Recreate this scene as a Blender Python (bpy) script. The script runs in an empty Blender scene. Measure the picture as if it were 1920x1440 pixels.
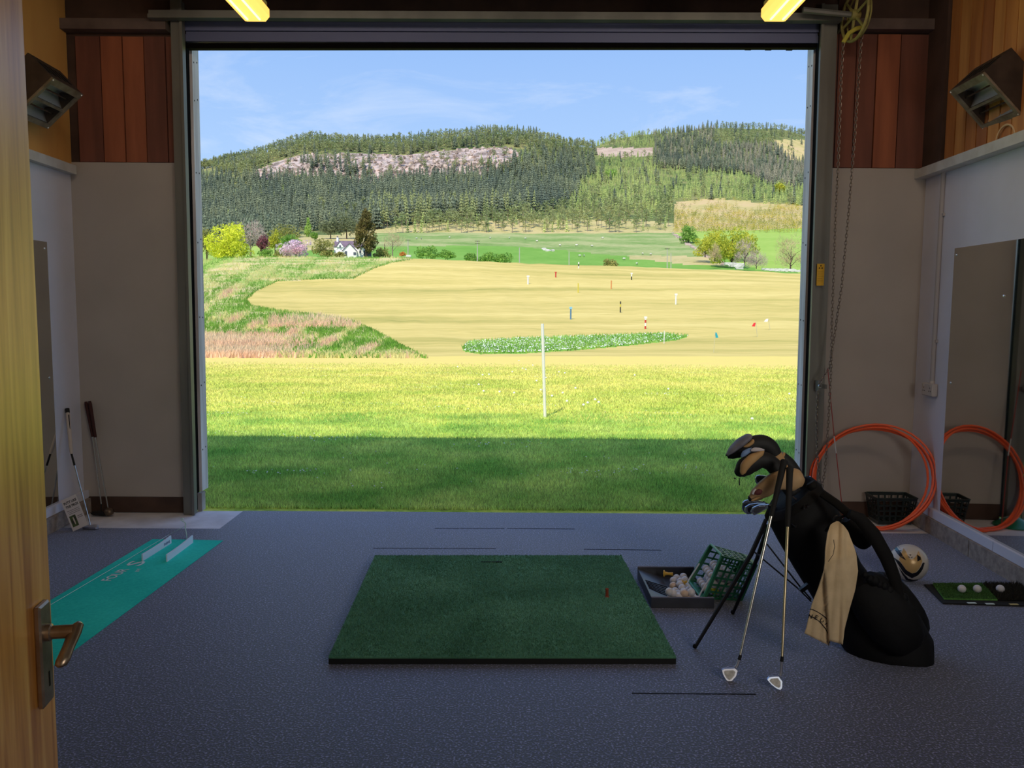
import bpy, math, random
import numpy as np
from mathutils import Vector, Matrix
R = random.Random(7)
NR = np.random.default_rng(5)
SC = bpy.context.scene
COL = SC.collection
def lin(c):
    c = c / 255.0
    return c / 12.92 if c <= 0.04045 else ((c + 0.055) / 1.055) ** 2.4
def C(r, g, b): return (lin(r), lin(g), lin(b), 1.0)

# ------------------------------------------------------------------ camera, sky, sun, exposure
F = 1540.0; CAMZ = 1.53
PITCH = math.atan(145 / F); ROLL = 0.0068
f0 = Vector((0, math.cos(PITCH), -math.sin(PITCH)))
r0 = Vector((1, 0, 0)); u0 = r0.cross(f0)
rr = r0 * math.cos(ROLL) + u0 * math.sin(ROLL)
uu = rr.cross(f0)
cam = bpy.data.cameras.new('camera'); camo = bpy.data.objects.new('camera', cam); COL.objects.link(camo)
cam.lens = 36 * F / 1920; cam.sensor_width = 36; cam.clip_end = 6000; cam.clip_start = 0.05
camo.matrix_world = Matrix(((rr.x, uu.x, -f0.x, 0), (rr.y, uu.y, -f0.y, 0), (rr.z, uu.z, -f0.z, CAMZ), (0, 0, 0, 1)))
SC.camera = camo
SC.view_settings.view_transform = 'Standard'; SC.view_settings.look = 'None'
SC.view_settings.gamma = 1; SC.view_settings.use_curve_mapping = False
SC.view_settings.exposure = 0.0
SUN_STRENGTH = 4.1; SKY_STRENGTH = 1.04; LAMP_STRENGTH = 17.0; FILL_W = 9.5; NEAR_W = 0.3; LOBBY_W = 22.0; BACK_W = 7.5

w = bpy.data.worlds.new('sky'); SC.world = w; w.use_nodes = True
N = w.node_tree.nodes; L = w.node_tree.links
for n in list(N): N.remove(n)
out = N.new('ShaderNodeOutputWorld'); bg = N.new('ShaderNodeBackground'); L.new(bg.outputs[0], out.inputs[0])
tc = N.new('ShaderNodeTexCoord'); sx = N.new('ShaderNodeSeparateXYZ'); L.new(tc.outputs['Generated'], sx.inputs[0])
cr = N.new('ShaderNodeValToRGB'); L.new(sx.outputs[2], cr.inputs[0])
cr.color_ramp.elements[0].position = 0.0; cr.color_ramp.elements[0].color = C(198, 226, 255)
cr.color_ramp.elements[1].position = 1.0; cr.color_ramp.elements[1].color = C(128, 172, 240)
e = cr.color_ramp.elements.new(0.12); e.color = C(180, 213, 253)
e = cr.color_ramp.elements.new(0.32); e.color = C(146, 187, 246)
mp = N.new('ShaderNodeMapping'); mp.inputs['Scale'].default_value = (2.2, 2.2, 7.0); mp.inputs['Rotation'].default_value = (0, 0.35, 0)
L.new(tc.outputs['Generated'], mp.inputs[0])
nz = N.new('ShaderNodeTexNoise'); nz.inputs['Scale'].default_value = 2.2; nz.inputs['Detail'].default_value = 9; nz.inputs['Roughness'].default_value = 0.62
nz.inputs['Distortion'].default_value = 0.6
L.new(mp.outputs[0], nz.inputs['Vector'])
cr2 = N.new('ShaderNodeValToRGB'); L.new(nz.outputs[0], cr2.inputs[0])
cr2.color_ramp.elements[0].position = 0.52; cr2.color_ramp.elements[0].color = (0, 0, 0, 1)
cr2.color_ramp.elements[1].position = 0.86; cr2.color_ramp.elements[1].color = (0.6, 0.6, 0.6, 1)
mx = N.new('ShaderNodeMix'); mx.data_type = 'RGBA'
L.new(cr2.outputs[0], mx.inputs[0]); L.new(cr.outputs[0], mx.inputs[6]); mx.inputs[7].default_value = C(235, 243, 255)
L.new(mx.outputs[2], bg.inputs[0]); bg.inputs[1].default_value = SKY_STRENGTH

sl = bpy.data.lights.new('sun', 'SUN'); so = bpy.data.objects.new('sun', sl); COL.objects.link(so)
sl.energy = SUN_STRENGTH; sl.angle = math.radians(0.53); sl.color = (1.0, 0.92, 0.72)
sd = Vector((0.37, 1.1, -1.29)).normalized()
so.rotation_euler = sd.to_track_quat('-Z', 'Y').to_euler(); so.location = (-8, -20, 30)

def fill_panel(name, x, y, z, w_, l_, watts, col, tilt=0.0):
    a = bpy.data.lights.new(name, 'AREA'); a.shape = 'RECTANGLE'; a.size = w_; a.size_y = l_; a.energy = watts; a.color = col
    o = bpy.data.objects.new(name, a); COL.objects.link(o); o.location = (x, y, z); o.rotation_euler = (tilt, 0, 0); return o
# added unseen fill lights: two tilted at the front wall, one overhead, two behind
fill_panel('front_wall_fill', -1.4, 3.7, 3.6, 1.5, 0.25, FILL_W, (1.0, 0.80, 0.62), 0.95)  # added to brighten the front wall, with no fitting behind it
fill_panel('front_wall_fill', 1.45, 3.7, 3.6, 1.5, 0.25, FILL_W, (1.0, 0.80, 0.62), 0.95)
fill_panel('near_fill', 0.0, 1.35, 3.3, 0.3, 1.5, NEAR_W, (1.0, 0.86, 0.74))  # weak added fill over the near floor, no lamp modelled
lo_ = fill_panel('door_fill', 1.9, -0.9, 1.9, 0.9, 1.4, LOBBY_W, (1.0, 0.95, 0.86)); lo_.rotation_euler = Vector((-1, 0.62, -0.1)).to_track_quat('-Z', 'Y').to_euler()  # area light added to brighten the open door, no window built here
lo_ = fill_panel('back_fill', 2.25, 0.5, 1.7, 0.9, 0.9, BACK_W, (1.0, 0.93, 0.84)); lo_.data.spread = 1.6; lo_.rotation_euler = Vector((-0.22, 1, -0.14)).to_track_quat('-Z', 'Y').to_euler()  # fill added for the towel and bag, the back wall has no window

# ------------------------------------------------------------------ rays through the camera, used to place things in space
def P(px, py, Y):
    d = f0 + rr * ((px - 960) / F) - uu * ((py - 720) / F)
    return Vector((0, 0, CAMZ)) + d * (Y / d.y)
def PF(px, py, z=0.0):
    d = f0 + rr * ((px - 960) / F) - uu * ((py - 720) / F)
    return Vector((0, 0, CAMZ)) + d * ((z - CAMZ) / d.z)
def PW(px, py, w0, wd, off=0.0):
    """point on a vertical wall through w0 with horizontal direction wd, shifted by off into the room"""
    n = Vector((-wd.y, wd.x, 0)); 
    if n.x * w0.x > 0: n = -n
    q = w0 + n * off
    d = f0 + rr * ((px - 960) / F) - uu * ((py - 720) / F)
    t = (q - Vector((0, 0, CAMZ))).dot(n) / d.dot(n)
    return Vector((0, 0, CAMZ)) + d * t
def proj(p):
    v = Vector(p) - Vector((0, 0, CAMZ)); k = v.dot(f0)
    return 960 + F * v.dot(rr) / k, 720 - F * v.dot(uu) / k

# ------------------------------------------------------------------ materials
MATS = {}
def mat(name, col, rough=0.7, metal=0.0, col2=None, scale=8.0, bump=0.0, bscale=None, stretch=None, emis=0.0,
        island=0.0, lo=0.35, hi=0.65, detail=4, spec=0.5, bdist=0.01, trans=0.0):
    if name in MATS: return MATS[name]
    m = bpy.data.materials.new(name); m.use_nodes = True
    n = m.node_tree.nodes; l = m.node_tree.links; b = n['Principled BSDF']
    b.inputs['Roughness'].default_value = rough; b.inputs['Metallic'].default_value = metal
    b.inputs['Base Color'].default_value = col
    b.inputs['Specular IOR Level'].default_value = spec
    m.diffuse_color = col
    vec = None
    if col2 is not None or bump:
        t = n.new('ShaderNodeTexCoord'); mp = n.new('ShaderNodeMapping')
        if stretch: mp.inputs['Scale'].default_value = stretch
        l.new(t.outputs['Object'], mp.inputs[0]); vec = mp.outputs[0]
    src = None
    if col2 is not None:
        z = n.new('ShaderNodeTexNoise'); z.inputs['Scale'].default_value = scale; z.inputs['Detail'].default_value = detail
        l.new(vec, z.inputs['Vector'])
        r = n.new('ShaderNodeMapRange'); r.inputs['From Min'].default_value = lo; r.inputs['From Max'].default_value = hi
        l.new(z.outputs[0], r.inputs[0])
        x = n.new('ShaderNodeMix'); x.data_type = 'RGBA'; l.new(r.outputs[0], x.inputs[0])
        x.inputs[6].default_value = col; x.inputs[7].default_value = col2
        src = x.outputs[2]
    if island:
        g = n.new('ShaderNodeNewGeometry'); r = n.new('ShaderNodeMapRange')
        r.inputs['To Min'].default_value = 1 - island; r.inputs['To Max'].default_value = 1 + island
        l.new(g.outputs['Random Per Island'], r.inputs[0])
        h = n.new('ShaderNodeHueSaturation')
        if src: l.new(src, h.inputs['Color'])
        else: h.inputs['Color'].default_value = col
        l.new(r.outputs[0], h.inputs['Value']); src = h.outputs[0]
    if src: l.new(src, b.inputs['Base Color'])
    if bump:
        z2 = n.new('ShaderNodeTexNoise'); z2.inputs['Scale'].default_value = bscale or scale; z2.inputs['Detail'].default_value = 5
        l.new(vec, z2.inputs['Vector'])
        bp = n.new('ShaderNodeBump'); bp.inputs['Strength'].default_value = bump; bp.inputs['Distance'].default_value = bdist
        l.new(z2.outputs[0], bp.inputs['Height']); l.new(bp.outputs[0], b.inputs['Normal'])
    if emis:
        b.inputs['Emission Color'].default_value = col; b.inputs['Emission Strength'].default_value = emis
    MATS[name] = m
    return m

def kk(c, k): return (min(c[0] * k, .86), min(c[1] * k, .86), min(c[2] * k, .86), 1.0)
def leafmat(name, col, col2, scale=0.3, island=0.3, k=1.0):
    """two-sided leaf stuff with some light through it"""
    if name in MATS: return MATS[name]
    m = mat(name, kk(col, k), 0.75, 0, kk(col2, k), scale, island=island, spec=0.2)
    n = m.node_tree.nodes; l = m.node_tree.links; b = n['Principled BSDF']
    o = n['Material Output']; t = n.new('ShaderNodeBsdfTranslucent'); s = n.new('ShaderNodeMixShader')
    s.inputs[0].default_value = 0.3
    src = b.inputs['Base Color'].links[0].from_socket
    l.new(src, t.inputs[0]); l.new(b.outputs[0], s.inputs[1]); l.new(t.outputs[0], s.inputs[2]); l.new(s.outputs[0], o.inputs[0])
    return m

# ------------------------------------------------------------------ mesh builder
class MB:
    def __init__(s): s.v = []; s.f = []; s.m = []
    def add(s, vs, fs, mi=0):
        k = len(s.v); s.v += [tuple(v) for v in vs]
        s.f += [tuple(i + k for i in f) for f in fs]; s.m += [mi] * len(fs) if isinstance(mi, int) else list(mi)
        return s
    def hexa(s, p, mi=0):   # p: 4 bottom, 4 top
        return s.add(p, [(3, 2, 1, 0), (4, 5, 6, 7), (0, 1, 5, 4), (1, 2, 6, 5), (2, 3, 7, 6), (3, 0, 4, 7)], mi)
    def box(s, x0, x1, y0, y1, z0, z1, mi=0):
        return s.hexa([(x0, y0, z0), (x1, y0, z0), (x1, y1, z0), (x0, y1, z0), (x0, y0, z1), (x1, y0, z1), (x1, y1, z1), (x0, y1, z1)], mi)
    def obox(s, c, ax, ay, az, mi=0):   # centre and three half-axis vectors
        c, ax, ay, az = Vector(c), Vector(ax), Vector(ay), Vector(az)
        return s.hexa([c - ax - ay - az, c + ax - ay - az, c + ax + ay - az, c - ax + ay - az, c - ax - ay + az, c + ax - ay + az, c + ax + ay + az, c - ax + ay + az], mi)
    def bbox(s, c, ax, ay, az, bev, mi=0):
        """box with chamfered edges on all sides"""
        c, ax, ay, az = Vector(c), Vector(ax), Vector(ay), Vector(az)
        lx, ly, lz = ax.length, ay.length, az.length; X, Y, Z = ax / lx, ay / ly, az / lz
        b = min(bev, lx * .9, ly * .9, lz * .9)
        rings = []
        for zz, ins in ((-lz, b), (-lz + b, 0), (lz - b, 0), (lz, b)):
            hx, hy = lx - ins, ly - ins; q = b * 0.8
            pts = [(-hx + q, -hy), (hx - q, -hy), (hx, -hy + q), (hx, hy - q), (hx - q, hy), (-hx + q, hy), (-hx, hy - q), (-hx, -hy + q)]
            rings.append([c + X * a + Y * d + Z * zz for a, d in pts])
        return s.rings(rings, True, mi)
    def rings(s, rings, caps=True, mi=0, closed=True, mf=None):
        n = len(rings[0]); vs = [v for r in rings for v in r]; fs = []; ms = []
        for i in range(len(rings) - 1):
            for j in range(n if closed else n - 1):
                k = (j + 1) % n
                fs.append((i * n + j, i * n + k, (i + 1) * n + k, (i + 1) * n + j)); ms.append(mf(i, j) if mf else mi)
        if caps:
            fs.append(tuple(range(n - 1, -1, -1))); ms.append(mf(0, 0) if mf else mi)
            o = (len(rings) - 1) * n; fs.append(tuple(range(o, o + n))); ms.append(mf(len(rings) - 2, 0) if mf else mi)
        return s.add(vs, fs, ms)
    def tube(s, pts, rad, n=8, caps=True, mi=0, flat=None, mf=None, twist=0.0):
        pts = [Vector(p) for p in pts]
        if not isinstance(rad, list): rad = [rad] * len(pts)
        rings = []; side = None
        for i, p in enumerate(pts):
            t = (pts[min(i + 1, len(pts) - 1)] - pts[max(i - 1, 0)]).normalized()
            if side is None:
                a = Vector((0, 1, 0)) if abs(t.y) < 0.9 else Vector((1, 0, 0))
                side = t.cross(a).normalized()
            side = (side - t * side.dot(t)).normalized(); up = side.cross(t)
            r = rad[i]; rx, ry = (r if hasattr(r, '__len__') else (r, r))
            rings.append([p + side * (rx * math.cos(2 * math.pi * (k + twist) / n)) + up * (ry * math.sin(2 * math.pi * (k + twist) / n)) for k in range(n)])
        return s.rings(rings, caps, mi, mf=mf)
    def lathe(s, c, prof, n=16, axis=(0, 0, 1), mi=0, caps=True):
        c = Vector(c); a = Vector(axis).normalized(); h = Vector((1, 0, 0)) if abs(a.x) < .9 else Vector((0, 1, 0))
        x = a.cross(h).normalized(); y = a.cross(x)
        return s.rings([[c + a * z + x * (r * math.cos(2 * math.pi * k / n)) + y * (r * math.sin(2 * math.pi * k / n)) for k in range(n)] for r, z in prof], caps, mi)
    def ball(s, c, r, n=16, m=10, mi=0, sq=(1, 1, 1)):
        c = Vector(c); rings = []
        for i in range(1, m):
            a = math.pi * i / m
            rings.append([c + Vector((r * sq[0] * math.sin(a) * math.cos(2 * math.pi * k / n), r * sq[1] * math.sin(a) * math.sin(2 * math.pi * k / n), -r * sq[2] * math.cos(a))) for k in range(n)])
        return s.rings(rings, True, mi)
    def torus(s, c, R_, r_, axis, n=24, m=6, mi=0, arc=1.0, start=0.0):
        c = Vector(c); a = Vector(axis).normalized(); h = Vector((0, 0, 1)) if abs(a.z) < .9 else Vector((1, 0, 0))
        x = a.cross(h).normalized(); y = a.cross(x)
        pts = [c + x * (R_ * math.cos(2 * math.pi * (start + arc * k / n))) + y * (R_ * math.sin(2 * math.pi * (start + arc * k / n))) for k in range(n + 1)]
        return s.tube(pts, r_, m, arc < 1, mi)
    def prism(s, poly, off, mi=0):   # polygon points (3-D) extruded by vector off
        a = [Vector(p) for p in poly]; off = Vector(off); b = [p + off for p in a]; n = len(a)
        return s.add(a + b, [tuple(range(n)), tuple(range(2 * n - 1, n - 1, -1))] + [(i, i + n, (i + 1) % n + n, (i + 1) % n) for i in range(n)], mi)
    def build(s, name, mats, parent=None, smooth=False, loc=None, auto=True):
        if not isinstance(mats, (list, tuple)): mats = [mats]
        o0 = Vector(loc) if loc is not None else (Vector(parent['_w']) if parent is not None and '_w' in parent else Vector((0, 0, 0)))
        me = bpy.data.meshes.new(name)
        me.from_pydata([(v[0] - o0.x, v[1] - o0.y, v[2] - o0.z) for v in s.v], [], s.f)
        for m in mats: me.materials.append(m)
        if len(mats) > 1: me.polygons.foreach_set('material_index', s.m)
        me.polygons.foreach_set('use_smooth', [smooth] * len(me.polygons))
        if smooth and auto:
            try: me.set_sharp_from_angle(angle=math.radians(38))
            except Exception: pass
        me.update()
        o = bpy.data.objects.new(name, me); COL.objects.link(o)
        if parent is not None:
            o.parent = parent
        else:
            o.location = o0
            o['_w'] = tuple(o0)
        if parent is not None: o['_w'] = tuple(o0)
        return o

def fast_mesh(name, V, T, mats, mi=None, parent=None, smooth=False, quads=False):
    me = bpy.data.meshes.new(name); k = T.shape[1]
    me.vertices.add(len(V)); me.vertices.foreach_set('co', np.ascontiguousarray(V, dtype=np.float32).ravel())
    me.loops.add(T.size); me.loops.foreach_set('vertex_index', np.ascontiguousarray(T, dtype=np.int32).ravel())
    me.polygons.add(len(T)); me.polygons.foreach_set('loop_start', np.arange(0, T.size, k, dtype=np.int32))
    for m in (mats if isinstance(mats, list) else [mats]): me.materials.append(m)
    if mi is not None: me.polygons.foreach_set('material_index', mi.astype(np.int32))
    me.polygons.foreach_set('use_smooth', np.full(len(T), smooth))
    me.update(calc_edges=True); me.validate()
    o = bpy.data.objects.new(name, me); COL.objects.link(o); o.parent = parent
    return o

def tag(o, label=None, cat=None, group=None, kind=None):
    if label: o['label'] = label
    if cat: o['category'] = cat
    if group: o['group'] = group
    if kind: o['kind'] = kind
    return o
def thing(name, label, cat, loc, group=None):
    o = bpy.data.objects.new(name, None); COL.objects.link(o); o.location = loc; o.empty_display_size = 0.05
    o['_w'] = tuple(loc); return tag(o, label, cat, group)
def struct(o, label=None): o['kind'] = 'structure'; 
def text_mesh(name, s, origin, xd, yd, size, m, parent, depth=0.0004, align='LEFT', bold=0.0, sx=1.0):
    cu = bpy.data.curves.new(name, 'FONT'); cu.body = s; cu.size = 1.0; cu.align_x = align; cu.offset = bold; cu.resolution_u = 2
    ob = bpy.data.objects.new(name, cu); me = bpy.data.meshes.new_from_object(ob)
    bpy.data.objects.remove(ob); bpy.data.curves.remove(cu)
    xd = Vector(xd).normalized(); yd = Vector(yd).normalized(); nd = xd.cross(yd)
    o0 = Vector(parent['_w']) if '_w' in parent else Vector((0, 0, 0))
    for v in me.vertices:
        q = Vector(origin) + xd * (v.co.x * size * sx) + yd * (v.co.y * size) + nd * depth
        v.co = q - o0
    me.materials.clear(); me.materials.append(m)
    o = bpy.data.objects.new(name, me); COL.objects.link(o); o.parent = parent; o['_w'] = tuple(o0)
    return o

# ------------------------------------------------------------------ terrain: real ground from the doorstep to the ridges
def ip(px, pts): return np.interp(px, [a for a, b in pts], [b for a, b in pts])
SKY = [(-900, 330), (300, 330), (378, 300), (420, 289), (480, 275), (540, 256), (572, 247), (620, 248), (700, 252), (760, 250), (830, 241), (930, 233), (1000, 236), (1040, 250), (1065, 258), (1110, 266), (1140, 256), (1200, 243), (1250, 241), (1285, 240), (1320, 232), (1370, 229), (1420, 231), (1450, 230), (1480, 235), (1506, 244), (1600, 262), (2900, 300)]
CREST = [(-900, 490), (380, 488), (430, 484.5), (520, 482), (640, 482.5), (700, 484), (760, 485), (850, 488), (1000, 494), (1150, 500), (1250, 503), (1340, 505), (1500, 512), (2900, 540)]
TL = [(-900, 438), (640, 440), (740, 437), (1265, 437), (1300, 433), (1400, 432), (1500, 428), (2900, 420)]
def treeh(px): return ip(px, [(380, 17), (1050, 17), (1150, 9), (1500, 11)])
def gfac(px): return ip(px, [(1050, 1.0), (1250, 1.3), (1500, 1.38)])
def control(px):
    c = [(6.06, 'z', -0.03), (9.0, 'z', -0.03), (13.0, 'z', -0.05), (20.0, 'z', -0.12), (30.0, 'z', -0.42)]
    cr_ = float(ip(px, CREST)); tl = float(ip(px, TL)); sk = float(ip(px, SKY)) + float(treeh(px)); g = float(gfac(px))
    c += [(45, 'r', 668), (58, 'r', 655), (80, 'r', 632), (110, 'r', 601), (150, 'r', 568), (200, 'r', 537), (250, 'r', cr_ + 12), (290, 'r', cr_)]
    c += [(310, 'r', cr_ + (0.5 if px < 760 else 5)), (345, 'r', cr_ + (0.8 if px < 760 else 6)), (400, 'r', cr_ - 3)]
    d = cr_ - tl
    c += [(470, 'r', cr_ - .38 * d), (560, 'r', cr_ - .7 * d), (680, 'r', tl)]
    cf = float(ip(px, [(420, 0), (540, 1), (960, 1), (1020, 0)]))
    for D, t, tc_ in ((760, .12, .12), (860, .27, .27), (980, .44, .44), (1080, .55, .52), (1130, .62, .57), (1165, .68, .74), (1230, .80, .82), (1320, .93, .93), (1400, 1.0, 1.0)):
        tt = t * (1 - cf) + tc_ * cf
        Dg = D * (1 + (g - 1) * (D - 680) / 720)
        c.append((Dg, 'r', tl + (sk - tl) * tt))
    c += [(1550 * g, 'r', sk + 14), (2300 * g, 'r', sk + 110)]
    return c
NSUB = [6, 6, 10, 10, 8, 10, 14, 18, 18, 16, 14, 10, 5, 5, 5, 8, 8, 10, 6, 8, 8, 7, 5, 6, 5, 6, 5, 3, 3]
SEGN = len(NSUB)
pxs = np.concatenate([np.arange(-900, 160, 53), np.arange(160, 1740, 4), np.arange(1740, 2900, 58)]).astype(float)
def column(px):
    c = control(px); pts = []
    for D, k, v in c:
        row = v if k == 'r' else 575 + (CAMZ - v) * F / D
        p = P(px, row, D); pts.append((p.x, D, (v if k == 'z' else p.z)))
    out = []; seg = []
    for i in range(len(pts) - 1):
        n = NSUB[i]
        for j in range(n):
            t = j / n; out.append([pts[i][q] * (1 - t) + pts[i + 1][q] * t for q in range(3)]); seg.append(i)
    out.append(list(pts[-1])); seg.append(len(pts) - 1)
    return np.array(out), np.array(seg)
cols = []
for px in pxs:
    a, seg = column(px); cols.append(a)
G = np.stack(cols)                       # (ncol, nrow, 3)
nC, nRw = G.shape[:2]
def sm_noise(shape, k):
    b = NR.normal(size=(shape[0] // k[0] + 3, shape[1] // k[1] + 3))
    xi = np.arange(shape[0]) / k[0]; yi = np.arange(shape[1]) / k[1]
    x0 = xi.astype(int); y0 = yi.astype(int); fx = (xi - x0)[:, None]; fy = (yi - y0)[None, :]
    fx = fx * fx * (3 - 2 * fx); fy = fy * fy * (3 - 2 * fy)
    return (b[x0][:, y0] * (1 - fx) * (1 - fy) + b[x0 + 1][:, y0] * fx * (1 - fy) + b[x0][:, y0 + 1] * (1 - fx) * fy + b[x0 + 1][:, y0 + 1] * fx * fy)
dist = G[:, :, 1]
amp = np.clip((dist - 25) / 60, 0, 1) * dist / F
G[:, :, 2] += amp * (0.5 * sm_noise((nC, nRw), (6, 4)) + 0.8 * sm_noise((nC, nRw), (18, 9)))
# projected pixel rows of every vertex, used to look up ground under a given sight line
VV = G.reshape(-1, 3) - np.array([0, 0, CAMZ])
f_, r_, u_ = (np.array(v) for v in (f0, rr, uu))
KK = VV @ f_
PX = (960 + F * (VV @ r_) / KK).reshape(nC, nRw); PY = (720 - F * (VV @ u_) / KK).reshape(nC, nRw)
i_crest = sum(NSUB[:12]); i_far = sum(NSUB[:15])
def ground_px(px, row, far=False):
    """ground point seen at a picture position, on the near slope or on the land beyond the crest"""
    c = int(np.argmin(np.abs(PX[:, (i_far + 20) if far else i_crest - 20] - px)))
    sl_ = slice(i_far, nRw - 6) if far else slice(0, i_crest + 1)
    rows = PY[c, sl_]; D = G[c, sl_, 1]; Z = G[c, sl_, 2]
    rr_ = np.minimum.accumulate(rows)
    o = np.argsort(rr_, kind='stable')
    Dq = float(np.interp(row, rr_[o], D[o])); zq = float(np.interp(Dq, D, Z))
    x = P(px, row, Dq).x
    return Vector((x, Dq, zq))
def ground_at(x, y):
    c = int(np.argmin(np.abs(G[:, 40, 0] / G[:, 40, 1] - x / y)))
    return float(np.interp(y, G[c, :, 1], G[c, :, 2]))
def inpoly(x, y, poly):
    x = np.asarray(x, float); y = np.asarray(y, float); r = np.zeros(np.broadcast(x, y).shape, bool); n = len(poly)
    for i in range(n):
        x1, y1 = poly[i]; x2, y2 = poly[(i + 1) % n]
        if y1 == y2: continue
        c = ((y1 > y) != (y2 > y)) & (x < (x2 - x1) * (y - y1) / (y2 - y1) + x1); r ^= c
    return r
ROUGH = [(-900, 483), (380, 480), (520, 478), (640, 478), (770, 480), (772, 486), (735, 492), (700, 503), (662, 522), (600, 523), (520, 527), (480, 545), (460, 562), (470, 575), (520, 583), (600, 592), (660, 603), (700, 620), (745, 645), (797, 672), (-900, 669)]
CLOVER = [(866, 652), (880, 641), (960, 635), (1100, 630), (1240, 625), (1293, 630), (1270, 638), (1180, 648), (1080, 657), (980, 663), (900, 664), (872, 660)]
BRIGHT = [(-900, 478), (446, 478), (434, 491), (405, 499), (378, 506), (-900, 510)]
CLIFF = [(462, 334), (500, 310), (560, 291), (640, 287), (700, 289), (760, 292), (830, 283), (870, 279), (950, 276), (976, 286), (962, 302), (940, 322), (900, 330), (860, 326), (800, 330), (740, 334), (700, 342), (670, 344), (640, 330), (600, 330), (560, 326), (510, 338)]
CLEAR = [(1117, 277), (1223, 277), (1223, 292), (1150, 295), (1119, 292)]
GORSE = [(1262, 381), (1300, 374), (1360, 373), (1430, 380), (1730, 396), (1730, 436), (1262, 438)]
HEATH = [(1452, 262), (1600, 262), (1600, 312), (1490, 305), (1462, 285)]
STRAW = [(640, 424), (740, 424), (800, 418), (1000, 410), (1200, 412), (1262, 420), (1262, 442), (640, 442)]
MEADOW = [(560, 432), (700, 432), (700, 470), (560, 470)]
TANSLOPE = [(1180, 478), (1265, 480), (1335, 481), (1365, 497), (1300, 498), (1240, 490), (1180, 486)]
RIGHTF = [(1262, 436), (1350, 480), (1420, 505), (1600, 520), (1600, 420), (1262, 428)]
pc = (PX[:-1, :-1] + PX[1:, 1:]) / 2; rc = (PY[:-1, :-1] + PY[1:, 1:]) / 2
rowi = np.arange(nRw - 1)[None, :] + 0 * pc
near = rowi < i_crest; i_lawn = sum(NSUB[:5]); i_tree = sum(NSUB[:18])
Z_ = np.full(pc.shape, 1)          # 1 = mown range
Z_[rowi < i_lawn] = 0
Z_[near & (rowi >= i_lawn) & inpoly(pc, rc, ROUGH)] = 2
Z_[near & (rowi >= i_lawn) & inpoly(pc, rc, CLOVER)] = 3
Z_[near & (rowi >= i_lawn) & inpoly(pc, rc, BRIGHT)] = 4
farm = (rowi >= i_crest) & (rowi < i_tree)
bl = np.interp(pc, [740, 860, 980, 1060, 1130, 1200, 1290], [462, 461, 463, 470, 477, 482, 484])
Z_[farm] = 5
Z_[farm & (rc < bl)] = 6
Z_[farm & inpoly(pc, rc, MEADOW)] = 7
Z_[farm & (pc > 1262) & inpoly(pc, rc, RIGHTF)] = 4
Z_[farm & inpoly(pc, rc, TANSLOPE)] = 7
Z_[farm & (pc < 560)] = 4
hill = rowi >= i_tree
Z_[hill] = 8
Z_[hill & inpoly(pc, rc, CLIFF)] = 9
Z_[hill & inpoly(pc, rc, CLEAR)] = 10
Z_[hill & inpoly(pc, rc, GORSE)] = 11
Z_[hill & inpoly(pc, rc, HEATH)] = 11
Z_[hill & inpoly(pc, rc, STRAW)] = 7
idx = np.arange(nC * nRw).reshape(nC, nRw)
Q = np.stack([idx[:-1, :-1], idx[1:, :-1], idx[1:, 1:], idx[:-1, 1:]], -1)

def ground_mat(name, stops, s1, s2, stretch, bump=0.3, ygrad=None, k=1.3):
    """colour from two mixed noises through a ramp; optional change with distance along the lawn"""
    m = bpy.data.materials.new(name); m.use_nodes = True; n = m.node_tree.nodes; l = m.node_tree.links; b = n['Principled BSDF']
    b.inputs['Roughness'].default_value = 0.95; b.inputs['Specular IOR Level'].default_value = 0.1
    t = n.new('ShaderNodeTexCoord'); mp = n.new('ShaderNodeMapping'); mp.inputs['Scale'].default_value = stretch
    l.new(t.outputs['Object'], mp.inputs[0])
    a = n.new('ShaderNodeTexNoise'); a.inputs['Scale'].default_value = s1; a.inputs['Detail'].default_value = 6; l.new(mp.outputs[0], a.inputs['Vector'])
    c = n.new('ShaderNodeTexNoise'); c.inputs['Scale'].default_value = s2; c.inputs['Detail'].default_value = 8; c.inputs['Roughness'].default_value = 0.75
    l.new(mp.outputs[0], c.inputs['Vector'])
    x = n.new('ShaderNodeMath'); x.operation = 'MULTIPLY_ADD'; l.new(a.outputs[0], x.inputs[0]); x.inputs[1].default_value = 0.5
    y = n.new('ShaderNodeMath'); y.operation = 'MULTIPLY'; l.new(c.outputs[0], y.inputs[0]); y.inputs[1].default_value = 0.5
    l.new(y.outputs[0], x.inputs[2]); val = x.outputs[0]
    if ygrad:
        s = n.new('ShaderNodeSeparateXYZ'); l.new(t.outputs['Object'], s.inputs[0])
        r = n.new('ShaderNodeMapRange'); r.inputs['From Min'].default_value = ygrad[0]; r.inputs['From Max'].default_value = ygrad[1]
        r.inputs['To Min'].default_value = 0; r.inputs['To Max'].default_value = ygrad[2]; l.new(s.outputs[1], r.inputs[0])
        q = n.new('ShaderNodeMath'); l.new(val, q.inputs[0]); l.new(r.outputs[0], q.inputs[1]); val = q.outputs[0]
    r = n.new('ShaderNodeValToRGB'); l.new(val, r.inputs[0])
    el = r.color_ramp.elements; stops = [(p_, kk(c_, k)) for p_, c_ in stops]
    el[0].position, el[0].color = stops[0]; el[1].position, el[1].color = stops[-1]
    for p_, c_ in stops[1:-1]: q = el.new(p_); q.color = c_
    l.new(r.outputs[0], b.inputs['Base Color'])
    bp = n.new('ShaderNodeBump'); bp.inputs['Strength'].default_value = bump; bp.inputs['Distance'].default_value = 0.3
    l.new(c.outputs[0], bp.inputs['Height']); l.new(bp.outputs[0], b.inputs['Normal'])
    return m
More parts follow.
